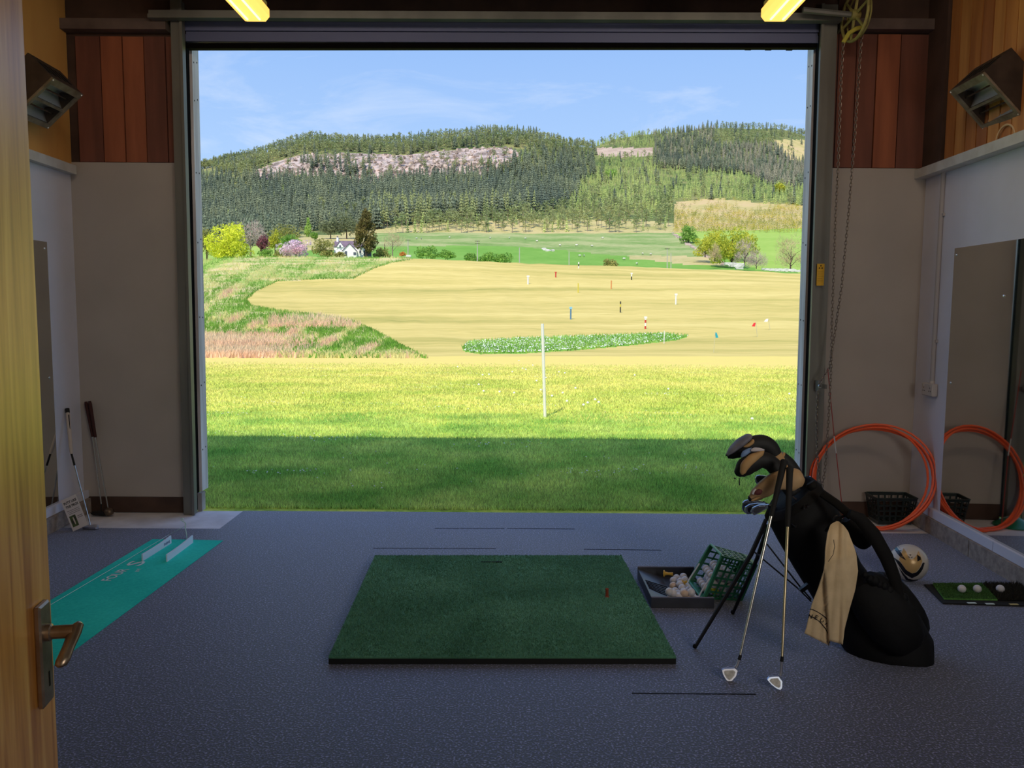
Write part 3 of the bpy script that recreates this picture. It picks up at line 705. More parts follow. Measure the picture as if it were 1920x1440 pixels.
heater(P(156.5, 178, 5.46), P(100, 147, 5.05), 'l', P(89, 238, 5.42) - P(156.5, 178, 5.46), 'dark box heater with two mirrored bays on the plain orange wall')
heater(P(1779, 172, 5.2), P(1843, 137, 4.78), 'r', P(1843, 237, 5.16) - P(1779, 172, 5.2), 'dark box heater with two mirrored bays on the boarded wall')

# ------------------------------------------------------------------ mirrors
m_mir = mat('mirror_glass', C(214, 214, 210), 0.03, 1.0)
m_scr = mat('chrome_screw', C(230, 230, 230), 0.2, 1.0)
def mirror(side, w0, wd, y_far, z0, z1, y_near, lab, scr):
    fx = wr if side == 'r' else wl; s = 1 if side == 'r' else -1
    t = thing('wall_mirror', lab, 'mirror', (fx(y_far, .006), (y_far + y_near) / 2, z0))
    a0, a1 = fx(y_near, .012), fx(y_far, .012); th = .009 * s
    b = MB().hexa([(a0, y_near, z0), (a1, y_far, z0), (a1 + th, y_far, z0), (a0 + th, y_near, z0), (a0, y_near, z1), (a1, y_far, z1), (a1 + th, y_far, z1), (a0 + th, y_near, z1)])
    b.build('glass', m_mir, t)
    for (yy, zz) in scr:
        MB().lathe((fx(yy, .012), yy, zz), [(.011, 0), (.009, .003), (.004, .005)], 10, (-s, 0, 0)).build('screw', m_scr, t, True)
pm = PW(1788, 466, WR0, WRD, .012); pb = PW(1764, 962, WR0, WRD, .012)
yfm = (pm.y + pb.y) / 2
s1 = PW(1793, 478, WR0, WRD, .012); s2 = PW(1782, 718, WR0, WRD, .012); s3 = PW(1882, 555, WR0, WRD, .012)
mirror('r', WR0, WRD, yfm, pb.z, pm.z, 2.4, 'large wall mirror reflecting the orange hose coil', [(s1.y, s1.z), (s2.y, s2.z), (s3.y, s3.z), (s3.y - .5, s2.z)])
pm2 = PW(90, 454, WL0, WLD, .012); pb2 = PW(109, 956, WL0, WLD, .012); yfl = (pm2.y + pb2.y) / 2
q1 = PW(84, 466, WL0, WLD, .012); q2 = PW(93, 708, WL0, WLD, .012)
mirror('l', WL0, WLD, yfl, pb2.z, pm2.z, 2.4, 'tall wall mirror partly hidden by the open wooden door', [(q1.y, q1.z), (q2.y, q2.z)])

# ------------------------------------------------------------------ conduit and socket on the right wall
m_cond = mat('grey_conduit', C(170, 164, 164), 0.5)
m_sock = mat('socket_plastic', C(190, 182, 178), 0.45)
ct = PW(1767, 322, WR0, WRD, .012); cbm = PW(1750, 716, WR0, WRD, .012); yc2 = (ct.y + cbm.y) / 2
t = thing('cable_conduit', 'thin grey cable conduit running up from the twin socket', 'conduit', (wr(yc2), yc2, cbm.z))
MB().tube([(wr(yc2, .012), yc2, cbm.z), (wr(yc2, .012), yc2, capz_r - .062)], .015, 10).build('pipe', m_cond, t, True)
for pr_ in (405, 640): 
    zz = PW(1760, pr_, WR0, WRD).z
    MB().obox((wr(yc2, .008), yc2 - .018, zz), (.008, 0, 0), (0, .012, 0), (0, 0, .009)).build('clip', m_cond, t)
t = thing('wall_socket', 'white twin electrical socket box at the corner of the mirror wall', 'socket', (wr(yc2), yc2, cbm.z - .05))
sz = PW(1748, 732, WR0, WRD, .03).z
MB().bbox((wr(yc2, .022), yc2 + .01, sz), (.0, .075, 0), (0, 0, .044), (.02, 0, 0), .006).build('box', m_sock, t)
MB().lathe((wr(yc2, .012), yc2, sz + .042), [(.016, 0), (.016, .018), (.013, .022)], 12).build('gland', m_sock, t, True)
for dy in (-.036, .046):
    for (a, b_) in ((0, .018), (-.011, -.004), (.011, -.004)):
        MB().obox((wr(yc2, .0425), yc2 + dy + a + .005, sz + b_ - .005), (.0006, 0, 0), (0, .0025, 0), (0, 0, .004)).build('pin_slot', m_black, t)
    MB().obox((wr(yc2, .044), yc2 + dy + .005, sz + .030), (.003, 0, 0), (0, .006, 0), (0, 0, .007)).build('switch', m_sock, t)
# beige cable loop above the capping rail
c = PW(1885, 262, WR0, WRD, .03)
tag(MB().torus((c.x, c.y, capz_r + .002), .085, .006, (1, 0.05, 0), 20, 6, arc=.5, start=.5).build('cable_loop', mat('beige_cable', C(206, 178, 140), .6), None, True), 'beige cable looping over the white rail below the right heater', 'cable')

# ------------------------------------------------------------------ warning label, chain wheel, hand chain
m_yel = mat('yellow_label', C(226, 176, 30), 0.5)
cl = P(1539, 515, 5.86)
t = thing('warning_label', 'small yellow safety label stuck on the shutter guide', 'label', (cl.x, 5.865, cl.z))
xw = 0.026; zh = 0.077
MB().box(cl.x - xw, cl.x + xw, 5.8655, 5.8675, cl.z - zh, cl.z + zh).build('sticker', m_yel, t)
mk = MB()
for a in (90, 210, 330):
    ca, sa = math.cos(math.radians(a)), math.sin(math.radians(a)); q = Vector((cl.x + ca * .009, 5.865, cl.z + .052 + sa * .009))
    mk.prism([q + Vector((ca * .009, 0, sa * .009)), q + Vector((-sa * .006, 0, ca * .006)), q - Vector((ca * .004, 0, sa * .004)), q + Vector((sa * .006, 0, -ca * .006))], (0, -.0006, 0))
mk.build('symbol', m_black, t)
for k in range(5): MB().box(cl.x - .02, cl.x + .02 - .006 * (k % 2), 5.8648, 5.8655, cl.z + .02 - k * .016, cl.z + .0215 - k * .016).build('print_line', mat('faded_print', C(150, 116, 40), .7), t)

m_whl = mat('yellow_painted_iron', C(170, 162, 92), 0.6, 0.2, C(140, 134, 80), 20)
YC = 5.72
wc = P(1603, 28, YC)
t = thing('chain_pulley', 'yellowish spoked chain pulley at the shutter barrel end', 'pulley', (wc.x, YC, wc.z))
axw = Vector((math.cos(.35), math.sin(.12), 0)).normalized()
MB().torus(wc, .165, .011, axw, 36, 8).build('rim', m_whl, t, True)
MB().torus(wc + axw * .03, .15, .006, axw, 36, 6).build('rim', m_whl, t, True)
side_ = Vector((0, 0, 1)); s2_ = axw.cross(side_)
for k in range(6):
    a = math.pi * k / 3 + .25; d = side_ * math.cos(a) + s2_ * math.sin(a)
    MB().tube([wc + d * .02, wc + d * .16], [.011, .008], 6).build('spoke', m_whl, t, True)
MB().lathe(wc - axw * .03, [(.03, 0), (.034, .01), (.034, .05), (.03, .06)], 14, axw).build('hub', m_whl, t, True)
g1, g2, g3 = P(1581, 80, YC), P(1592, 62, YC), P(1619, 50, YC)
MB().tube([g1, g2, (g2 + g3) / 2 + Vector((0, 0, .008)), g3], [(.014, .008)] * 4, 8).build('chain_guide', mat('bright_yellow_guide', C(186, 178, 70), .6), t, True)
MB().tube([wc - axw * .03, Vector((wc.x - .35, YC, wc.z + .03))], .02, 8).build('axle', m_steel, t, True)

m_link = mat('bare_chain_steel', C(136, 124, 114), 0.45, 0.75)
path = [(1619, 55), (1615, 75), (1611, 130), (1603, 250), (1592, 390), (1578, 540), (1563, 640), (1555, 690), (1537, 718)]
path2 = [(1581, 84), (1577, 150), (1572, 300), (1567, 400), (1563, 520), (1560, 600), (1559, 680), (1555, 760), (1551, 830), (1547, 880), (1542, 912), (1537, 900), (1532, 850), (1531, 790), (1533, 735)]
t = thing('hand_chain', 'long steel hand chain hanging beside the opening', 'chain', P(1542, 915, YC - .05))
lb_ = MB(); Ln, Wn = .0155, .0075
ring = []
for k in range(12):
    a = 2 * math.pi * k / 12; x = Wn * math.cos(a); z = (Ln - Wn) * (1 if math.sin(a) > 0 else -1) * (1 if abs(math.sin(a)) > .01 else 0) + Wn * math.sin(a); ring.append(Vector((x, 0, z)))
ring.append(ring[0]); lb_.tube(ring, .0026, 5, False)
first = True; proto_link = None
def walk(pts, pitch):
    out = []; acc = 0.0
    for a, b_ in zip(pts[:-1], pts[1:]):
        d = (b_ - a).length; s = pitch - acc if out else 0.0
        while s <= d: out.append((a + (b_ - a) * (s / d), (b_ - a).normalized())); s += pitch
        acc = d - (s - pitch)
    return out
o0 = Vector(t['_w']); nl = 0
for pth, yoff in ((path, 0.0), (path2, -.03)):
    for k, (p, d) in enumerate(walk([P(a, b_, YC + yoff) for a, b_ in pth], .0245)):
        if nl >= 300: break
        if proto_link is None:
            proto_link = lb_.build('link', m_link, None, True); proto_link.parent = t; L_ = proto_link
            del L_['_w']
        else:
            L_ = proto_link.copy(); COL.objects.link(L_)
        q = Vector((0, 0, 1)).rotation_difference(d).to_matrix().to_4x4() @ Matrix.Rotation(math.pi / 2 * (k % 2) + .6, 4, 'Z')
        L_.matrix_local = Matrix.Translation(p - o0) @ q; nl += 1
# chain keeper on the guide
ck = P(1535, 723, 5.84)
t = thing('chain_keeper', 'small grey steel chain keeper bolted to the shutter guide', 'bracket', (ck.x, 5.86, ck.z))
b = MB(); b.box(ck.x - .016, ck.x + .006, 5.80, 5.865, ck.z - .038, ck.z + .036); b.box(ck.x + .006, ck.x + .045, 5.80, 5.83, ck.z - .02, ck.z + .01)
b.build('plate', m_steel, t); MB().torus((ck.x - .006, 5.797, ck.z), .011, .003, (0, 1, 0), 14, 6).build('ring', m_scr, t, True)

# ------------------------------------------------------------------ thin red stick leaning in the corner
a0, a1, a2, a3 = P(1552, 690, 5.83), P(1564, 818, 5.80), P(1568, 850, 5.79), P(1583, 975, 5.72)
t = thing('alignment_stick', 'thin red stick with a white band leaning on the wall behind the bag', 'stick', (a3.x, a3.y, 0.0))
m_red = mat('red_fibreglass', C(150, 48, 42), 0.4)
MB().tube([a0, a1], .0035, 6).build('upper_rod', m_red, t, True); MB().tube([a1, a2], .0042, 6).build('white_band', m_white, t, True)
a3.z = 0.0; MB().tube([a2, a3], .0035, 6).build('lower_rod', m_red, t, True)

# ------------------------------------------------------------------ orange hose coil against the corner
m_hose = mat('orange_hose', C(255, 104, 56), 0.42)
hb = MB(); pts = []
for k in range(0, 5 * 40 + 1):
    a = 2 * math.pi * k / 40 - math.pi / 2; lp = k / 40
    cx = 1637 + 3 * math.sin(lp * 2.1); cyr = 897 + (lp - 2.5) * 1.5 * math.sin(a) 
    rx = 112 + 2.2 * math.sin(lp * 1.7 + 1); rz = 97 + 3 * math.cos(lp * 2.3)
    px_ = cx + rx * math.cos(a) + 4 * math.sin(lp * 5); py_ = cyr - rz * math.sin(a) + (lp - 2.5) * 2.5 * max(0, -math.sin(a))
    Yh = 5.715 - .125 * math.cos(a) + .09 * math.sin(a) + .012 * (lp - 2.5)
    p_ = P(px_, py_, Yh); pts.append(p_)
zmin = min(p_.z for p_ in pts); 
for p_ in pts: p_.z += max(0, (0.008 - p_.z))
tag(MB().tube(pts, .0078, 8).build('hose_coil', m_hose, None, True, loc=P(1640, 990, 5.7)), 'coil of bright orange hose leaning in the corner by the mirror', 'hose')

# ------------------------------------------------------------------ baskets
m_grn = mat('green_plastic', C(28, 118, 78), 0.4, 0, C(22, 100, 66), 10)
m_blk = mat('black_plastic', C(30, 34, 36), 0.4)
def lattice(b, p00, p10, p11, p01, nu, nv, th, fr=.28, rim=.1, base=.12):
    """panel with a grid of holes: p00-p10 along the rim, p01-p11 along the base"""
    p00, p10, p11, p01 = map(Vector, (p00, p10, p11, p01))
    n = (p10 - p00).cross(p01 - p00).normalized() * th
    q = lambda u, v: (p00 * (1 - u) + p10 * u) * (1 - v) + (p01 * (1 - u) + p11 * u) * v
    def bar_(u0, u1, v0, v1): b.hexa([q(u0, v0) - n, q(u1, v0) - n, q(u1, v1) - n, q(u0, v1) - n, q(u0, v0) + n, q(u1, v0) + n, q(u1, v1) + n, q(u0, v1) + n])
    bar_(0, 1, 0, rim); bar_(0, 1, 1 - base, 1)
    for i in range(nu + 1):
        w_ = fr / nu * (1 if 0 < i < nu else 1.6); u = i / nu; bar_(max(0, u - w_ / 2), min(1, u + w_ / 2), rim, 1 - base)
    for j in range(1, nv):
        v = rim + (1 - rim - base) * j / nv; w_ = fr * (1 - rim - base) / nv; bar_(0, 1, v - w_ / 2, v + w_ / 2)
def crate(t, rimc, basec, m, nl_, ns_, nv, mh):
    """rimc/basec: four corners each, in order round the mouth"""
    for i in range(4):
        j = (i + 1) % 4; long_ = (rimc[j] - rimc[i]).length > .2
        b = MB(); lattice(b, rimc[i], rimc[j], basec[j], basec[i], nl_ if i % 2 == 1 else ns_, nv, .0016)
        b.build('side', m, t)
    b = MB(); lattice(b, basec[0], basec[1], basec[2], basec[3], ns_, nl_, .0016, .35, .04, .04); b.build('bottom', m, t)
    c = sum(rimc, Vector()) / 4; pts = [c + (p - c) * 1.03 for p in rimc]; pp = []
    for i in range(4):
        a, b_ = pts[i], pts[(i + 1) % 4]; pp += [a + (b_ - a) * .06, a + (b_ - a) * .5, a + (b_ - a) * .94]
    pp.append(pp[0]); MB().tube(pp, .0055, 8, False).build('rim', mh, t, True)
A = P(1332, 1021, 4.42); B = P(1352, 1042, 4.20); Cc = P(1317, 1122, 4.16); Dd = P(1292, 1088, 4.38)
ax = Vector((.945, .0, -.27)).normalized() * .215
cen = (A + B + Cc + Dd) / 4
base_ = [cen + (p - cen) * .84 + ax for p in (A, B, Cc, Dd)]
lowz = min(p.z for p in base_)
if lowz < .004:
    for p in base_: p.z += .004 - lowz
t = thing('ball_basket', 'green plastic basket tipped over on its side spilling golf balls', 'basket', (cen.x + .1, cen.y, 0))
m_grnr = mat('green_rim_plastic', C(70, 158, 128), 0.35)
crate(t, [A, B, Cc, Dd], base_, m_grn, 6, 5, 5, m_grnr)
# its white wire handle lying over the balls
hp = [P(1311, 1057, 4.30), P(1304, 1068, 4.27), P(1291, 1088, 4.24), P(1289, 1094, 4.22), P(1296, 1104, 4.17), P(1306, 1119, 4.13), P(1309, 1121, 4.12), P(1318, 1104, 4.12), P(1331, 1084, 4.15)]
MB().tube(hp, .004, 8).build('handle', mat('white_handle', C(210, 214, 225), .4), t, True)
# second basket, upright in the corner
k1 = PF(1664, 983); 
ctr = Vector((2.735, 5.815, 0)); hx, hy = .125, .085
rimc = [Vector((ctr.x + a * hx * 1.15, ctr.y + b_ * hy * 1.15, .195)) for a, b_ in ((-1, -1), (1, -1), (1, 1), (-1, 1))]
bas = [Vector((ctr.x + a * hx * .92, ctr.y + b_ * hy * .92, .004)) for a, b_ in ((-1, -1), (1, -1), (1, 1), (-1, 1))]
t = thing('ball_basket', 'dark plastic basket standing upright inside the hose coil by the wall', 'basket', (ctr.x, ctr.y, 0))
m_dg = mat('dark_green_plastic', C(30, 44, 44), 0.4)
crate(t, rimc, bas, m_dg, 5, 6, 4, m_dg)

# ------------------------------------------------------------------ golf balls
def ballmat():
    m = mat('golf_ball_white', C(222, 220, 226), 0.3); n = m.node_tree.nodes; l = m.node_tree.links
    t = n.new('ShaderNodeTexCoord'); v = n.new('ShaderNodeTexVoronoi'); v.inputs['Scale'].default_value = 260; l.new(t.outputs['Object'], v.inputs['Vector'])
    bp = n.new('ShaderNodeBump'); bp.inputs['Strength'].default_value = 0.5; bp.inputs['Distance'].default_value = 0.0006
    l.new(v.outputs['Distance'], bp.inputs['Height']); l.new(bp.outputs[0], n['Principled BSDF'].inputs['Normal']); return m
m_ball = ballmat(); m_bally = mat('golf_ball_yellow', C(232, 226, 60), .35); m_ballo = mat('golf_ball_cream', C(226, 200, 178), .35)
m_grass_ball = mat('weathered_ball_white', C(236, 236, 236), .4)
RB = 0.02135
def ballmesh(name, m):
    b = MB().ball((0, 0, 0), RB, 16, 10); o = b.build(name, m, None, True, auto=False); return o
protos = {}
def golf_ball(c, m, label, group, rnd=True):
    if m.name not in protos: o = ballmesh('golf_ball', m); protos[m.name] = o; o = o
    else: o = protos[m.name].copy(); COL.objects.link(o)
    for k in ('label', 'group', 'category', '_w'):
        if k in o: del o[k]
    o.location = c; o.rotation_euler = (R.uniform(0, 6), R.uniform(0, 6), R.uniform(0, 6))
    return tag(o, label, 'golf ball', group)

# tray with a sloping floor and raised far side
tx0, tx1 = P(1222, 1135, 4.09).x - .005, P(1330, 1135, 4.09).x + .02; ty0, ty1 = 4.075, 4.545; th_ = .056
t = thing('ball_tray', 'shallow black plastic tray full of golf balls beside the hitting mat', 'tray', ((tx0 + tx1) / 2, 4.3, 0))
m_tray = mat('black_tray_plastic', C(66, 68, 78), 0.33, 0, C(54, 56, 66), 8)
tb = MB()
def tz(x): s = (x - tx0) / (tx1 - tx0); return .045 * (1 - min(1, s / .45)) + .012
nxs = 10
rings = [[Vector((tx0 + (tx1 - tx0) * i / nxs, y, tz(tx0 + (tx1 - tx0) * i / nxs))) for i in range(nxs + 1)] for y in (ty0 + .006, ty1 - .006)]
tb.rings(rings, False, closed=False)
tb.box(tx0, tx1, ty0, ty0 + .006, 0, th_); tb.box(tx0, tx1, ty1 - .006, ty1, 0, th_ + .01); tb.box(tx1 - .006, tx1, ty0 + .006, ty1 - .006, 0, .03); tb.box(tx0, tx0 + .005, ty0 + .006, ty1 - .006, 0, .054)
tb.build('tray_body', m_tray, t)
MB().tube([(tx0, ty0 + .003, th_), (tx1, ty0 + .003, th_)], .004, 6).build('tray_rim', mat('worn_rim', C(120, 124, 150), .4), t, True)
MB().tube([(tx0, ty1 - .003, th_ + .01), (tx1, ty1 - .003, th_ + .01)], .004, 6).build('tray_rim', MATS['worn_rim'], t, True)
for k in range(6):
    yk = 4.345 - k * .024
    pts = [Vector((tx0 + .012 + .02 * i, yk - .012 * (1 - (1 - i / 6) ** 2) * (k * .6 + .3), 0)) for i in range(7)]
    for p_ in pts: p_.z = tz(p_.x) + .0015
    MB().tube(pts, .0022, 5).build('groove', m_black, t, True)
tray_px = [(585, 630), (628, 592), (730, 572), (688, 645), (752, 622), (580, 708), (680, 690), (714, 742), (608, 790), (788, 725), (655, 828), (738, 800), (815, 775), (545, 868), (668, 862), (688, 905), (775, 880), (850, 850), (690, 958), (832, 962), (905, 908), (972, 975), (845, 805), (630, 925), (600, 940)]
def pack(px_list, zr, zmin_fn, n_lift):
    placed = []
    for (x, y) in px_list:
        px_, py_ = 1190 + x / 8, 1010 + y / 8; z = None
        for lift in range(60):
            zz = RB + .001 + lift * .003
            p = PF(px_, py_, zz + 0.012)
            zf = zmin_fn(p) + RB
            if p.z < zf: continue
            if all((p - q).length > 2 * RB * .97 for q in placed): break
        placed.append(p)
    return placed
inside = lambda p: (tz(p.x) if tx0 < p.x < tx1 else 0.0)
tp = pack(tray_px, 0, inside, 0)
for i, p in enumerate(tp):
    p.y = min(max(p.y, ty0 + .03), ty1 - .03)
    golf_ball(p, m_ballo if i in (16, 19, 5) else m_ball, None, None)
    o = COL.objects[-1]
    if i == 13: tag(o, 'golf ball at the near left end of the pile in the tray')
    elif i == 16: tag(o, 'brownish golf ball lying highest at the front of the tray pile')
    elif i == 0: tag(o, 'golf ball next to the yellow tee in the tray')
    elif i == 21: tag(o, 'golf ball alone by the near right rim of the tray')
    else:
        zn = 'at the back' if tray_px[i][1] < 690 else ('in the middle' if tray_px[i][1] < 850 else 'at the front'); zx = 'left side' if tray_px[i][0] < 690 else 'basket side'
        tag(o, 'golf ball %s, %s, of the heap on the black tray' % (zn, zx), group='tray heap balls %s %s' % (zn, zx))
# balls still in the basket: settled along its lower side
iu = (Cc - B); il = (Dd - Cc); k = 0; placed = list(tp)
uax = ax.normalized(); down = (Cc - B).normalized(); acr = (Dd - Cc); 
spots = []
acn = (A - B).normalized(); W_ = (A - B).length
for lay in range(4):
    for a in range(5):
        for c in range(5):
            s_ = .026 + a * .0445 + (lay % 2) * .02; w_ = .05 + c * .044 - (0.0 if lay % 2 == 0 else .02)
            if s_ > .185 or w_ > W_ - .035: continue
            shrink = 1 - .16 * s_ / .215
            hgt = (B - Cc).length / 2 * shrink - RB - .012 - lay * .037
            if lay == 3 and a > 1: continue
            if lay == 0 and False: continue
            p = cen + uax * s_ + (-( (B - Cc).normalized())) * hgt + acn * (w_ - W_ / 2) * shrink
            spots.append(p)
R.shuffle(spots)
nb = 0
for p in spots:
    if p.z < RB + .004: continue
    if all((p - q).length > 2 * RB * .96 for q in placed):
        placed.append(p); mm = m_bally if nb == 5 else m_ball
        o = golf_ball(p, mm, None, None)
        if nb == 5: tag(o, 'yellow golf ball inside the tipped green basket')
        else:
            dd_ = (p - cen).dot(uax); zn = 'near its mouth' if dd_ < .07 else ('halfway in' if dd_ < .13 else 'near its bottom'); zz_ = 'lowest layer' if p.z < .09 else 'upper layers'
            tag(o, 'golf ball inside the tipped green basket %s, %s' % (zn, zz_), group='basket balls %s %s' % (zn, zz_))
        nb += 1
    if nb >= 44: break
# yellow tee in the tray
yp = P(1247, 1085, 4.47); m_ytee = mat('yellow_rubber', C(222, 178, 70), .5)
tag(MB().lathe((yp.x - .012, yp.y, .052), [(.004, 0), (.019, .002), (.019, .008), (.011, .012), (.008, .03), (.010, .05), (.010, .054)], 12, (1, -.2, .0)).build('rubber_tee', m_ytee, None, True, loc=(yp.x, yp.y, .052)), 'yellow rubber tee lying in the ball tray', 'tee')
yp = P(1287, 1093.5, 4.25)
tag(MB().lathe((yp.x - .01, 4.30, .055), [(.004, 0), (.015, .002), (.015, .008), (.008, .012), (.007, .03)], 10, (.6, -.6, .5)).build('rubber_tee', m_ytee, None, True, loc=(yp.x, 4.3, .055)), 'small yellow tee among the balls under the basket handle', 'tee')

# ------------------------------------------------------------------ hitting mat with rubber tee
def turf_mat(name, c1, c2, c3, sc=90):
    m = ground_mat(name, [(0.38, c1), (0.5, c2), (0.62, c3)], 2.2, sc, (1, 1, 1), 0.5, k=2.0)
    for n in m.node_tree.nodes:
        if n.type == 'BUMP': n.inputs['Distance'].default_value = 0.006
    return m
m_turf = turf_mat('green_mat_turf', C(50, 84, 64), C(66, 106, 82), C(86, 126, 100), 110)
a, b_, c, d = PF(703, 1041, .035), PF(1165, 1041, .035), PF(1268, 1231, .035), PF(616, 1231, .035)
t = thing('hitting_mat', 'large square green hitting mat in the middle of the carpet', 'golf mat', ((a.x + c.x) / 2, (a.y + c.y) / 2, 0))
vz = Vector((0, 0, 1)); top = [d, c, b_, a]
def layer(z0, z1, inset=0.0):
    cc = (a + b_ + c + d) / 4; q = [Vector(((p.x - cc.x) * (1 - inset) + cc.x, (p.y - cc.y) * (1 - inset) + cc.y, 0)) for p in top]
    return MB().hexa([p + vz * z0 for p in q] + [p + vz * z1 for p in q])
layer(0.0005, .026).build('rubber_base', mat('black_foam', C(26, 26, 26), .9), t)
layer(.0262, .034).build('turf', m_turf, t)
# pile of the mat: short fibres
nf = 90000
uv = NR.random((nf, 2)); p4 = [np.array(p) for p in (d, c, b_, a)]
pos = ((1 - uv[:, :1]) * (1 - uv[:, 1:]) * p4[0] + uv[:, :1] * (1 - uv[:, 1:]) * p4[1] + uv[:, :1] * uv[:, 1:] * p4[2] + (1 - uv[:, :1]) * uv[:, 1:] * p4[3])
pos[:, 2] = .0335
def blades(pos, h, w_, lean, ang=None):
    n = len(pos); an = NR.uniform(0, 2 * np.pi, n); hh = h * NR.uniform(.6, 1.3, n) if not hasattr(h, '__len__') else h * NR.uniform(.6, 1.3, n)
    dx = np.cos(an) * w_ / 2; dy = np.sin(an) * w_ / 2
    la = NR.uniform(0, 2 * np.pi, n); lz = hh * lean * NR.random(n)
    V = np.empty((n, 3, 3)); V[:, 0] = pos + np.stack([-dx, -dy, 0 * dx], 1); V[:, 1] = pos + np.stack([dx, dy, 0 * dx], 1)
    V[:, 2] = pos + np.stack([np.cos(la) * lz, np.sin(la) * lz, hh], 1)
    return V.reshape(-1, 3), np.arange(3 * n).reshape(-1, 3)
V, T = blades(pos, .007, .0035, .8)
oo = np.array(t['_w']); fz = fast_mesh('pile', V - oo, T, mat('mat_fibre', C(78, 134, 104), .8, 0, C(106, 160, 132), 3, island=.4), parent=t); fz['kind'] = 'stuff'
sp = PF(925, 1054, .035)
MB().obox((sp.x - .03, sp.y, .0345), (.045, 0, 0), (0, .004, 0), (0, 0, .004)).build('slit', m_black, t)
MB().obox((sp.x + .03, sp.y, .0346), (.02, 0, 0), (0, .007, 0), (0, 0, .0042)).build('slit', m_black, t)
tp_ = PF(1138, 1119, .034)
tag(MB().lathe((tp_.x, tp_.y, .0342), [(.012, 0), (.0085, .004), (.008, .036), (.0095, .042), (.0085, .044), (.006, .038)], 12).build('rubber_tee', mat('red_brown_rubber', C(150, 66, 44), .5), None, True, loc=(tp_.x, tp_.y, .0342)), 'red brown rubber tee standing in the green hitting mat', 'tee')

# ------------------------------------------------------------------ putting mat
m_put = ground_mat('putting_felt', [(0.4, C(34, 176, 160)), (0.6, C(54, 200, 180))], 1.5, 60, (1, 1, 1), 0.15)
for n in m_put.node_tree.nodes:
    if n.type == 'BUMP': n.inputs['Distance'].default_value = 0.002
fl, fr_ = PF(286, 1012), PF(418, 1014.5)
dr = (PF(104, 1246) - fr_).normalized(); dl = (PF(98, 1125) - fl).normalized(); Lm = 3.1
pd = dr; nrx = Vector((-pd.y, pd.x, 0))
nl_, nr_ = fl + dl * Lm, fr_ + dr * Lm
t = thing('putting_mat', 'long narrow teal green putting mat on the carpet beside the door', 'putting mat', ((fl + fr_) / 2))
rings = []
for k in range(25):
    s = k / 24; wob = .004 + .003 * math.sin(k * .9) * (1 if k < 3 else .35)
    rings.append([fl.lerp(nl_, s) + vz * (.0045), fl.lerp(nl_, s).lerp(fr_.lerp(nr_, s), .5) + vz * (.0045 + abs(wob) * .2), fr_.lerp(nr_, s) + vz * .0045, fr_.lerp(nr_, s) + vz * .0008, fl.lerp(nl_, s) + vz * .0008])
MB().rings(rings).build('felt', m_put, t)
m_wt = mat('white_print', C(214, 232, 232), .6)
# lettering along the mat, reading from the far end towards the door
g0 = PF(243, 1052, .006); g1_ = PF(178, 1089, .006)
xd = (PF(178, 1088.5) - PF(240, 1052)).normalized(); yd = Vector((-xd.y, xd.x, 0)); 
if (fr_ - fl).dot(yd) < 0: yd = -yd
if yd.x < 0: yd = -yd
xt, yt = -xd, -yd
text_mesh('lettering', 'FOUR', PF(178, 1089, .0062) + yd * .085, xt, yt, .08, m_wt, t, bold=.015, sx=1.0)
text_mesh('lettering', 'S', PF(226, 1061, .0062) + yd * .11, xt, yt, .13, m_wt, t, bold=.012, sx=1.7)
text_mesh('lettering', 'golf', PF(214, 1071, .0062) + yd * .135, xt, yt, .035, m_wt, t, bold=.01)
# guide boards
m_brd = mat('pale_foam_board', C(226, 236, 255), .6)
for (nb_, nt, fb, ft, lab) in (((267, 1052), (267.5, 1039), (320.5, 1018.5), (317.5, 1004), 'white guide board with small printing nearer the string on the putting mat'), ((312.5, 1053.5), (315, 1040), (361, 1017.5), (359.5, 1003.5), 'plain white guide board standing nearer the hitting mat')):
    n0 = PF(*nb_, .006); n1 = PF(*fb, .006)
    h0 = P(nt[0], nt[1], n0.y).z; h1 = P(ft[0], ft[1], n1.y).z; d_ = (n1 - n0).normalized(); w_ = Vector((d_.y, -d_.x, 0)) * .004
    t2 = thing('guide_board', lab, 'board', (n0 + n1) / 2); rg = []
    for k in range(9):
        s = k / 8; p = n0.lerp(n1, s); hz = h0 * (1 - s) + h1 * s - .012 * math.sin(math.pi * s) * .4
        rg.append([p - w_, p + w_, Vector((p.x, p.y, 0)) + w_ + vz * hz, Vector((p.x, p.y, 0)) - w_ + vz * hz])
    MB().rings(rg).build('board', m_brd, t2)
    if 'printing' in lab:
        for k in range(7): 
            p = n0.lerp(n1, .74 + k * .03); MB().obox(Vector((p.x, p.y, h1 * .45)) + w_ * 1.1, d_ * .004, (0, 0, .006 if k % 3 else .009), w_ * .05).build('print_mark', mat('faint_ink', C(110, 124, 165), .7), t2)
# peg and string
pb_ = PF(350.5, 1011, .006); pt_ = P(346, 985, pb_.y)
t2 = thing('string_peg', 'white bent wire peg with knotted string at the far end of the mat', 'peg', pb_)
kn = P(343, 975, pb_.y)
MB().tube([pb_, P(349.5, 1000, pb_.y), P(347.5, 990, pb_.y), P(348, 981, pb_.y)], [.0025, .0025, .004, .0045], 6).build('wire', m_wt, t2, True)
MB().tube([P(348, 981, pb_.y), P(344, 977.5, pb_.y), P(339.5, 976, pb_.y), P(340, 972.5, pb_.y), P(342.5, 971.5, pb_.y), P(344, 975, pb_.y)], .004, 6).build('knot', m_wt, t2, True)
se = PF(150, 1101.5, .004); s0 = P(346, 987, pb_.y); 
far_dir = (PF(98, 1132, .006) - PF(236, 1051, .006)).normalized(); q = PF(236, 1051, .007) + far_dir * 2.3
MB().tube([s0, P(316, 1003, 5.3), PF(236, 1051, .014), q], .0014, 5).build('string', m_wt, t2)

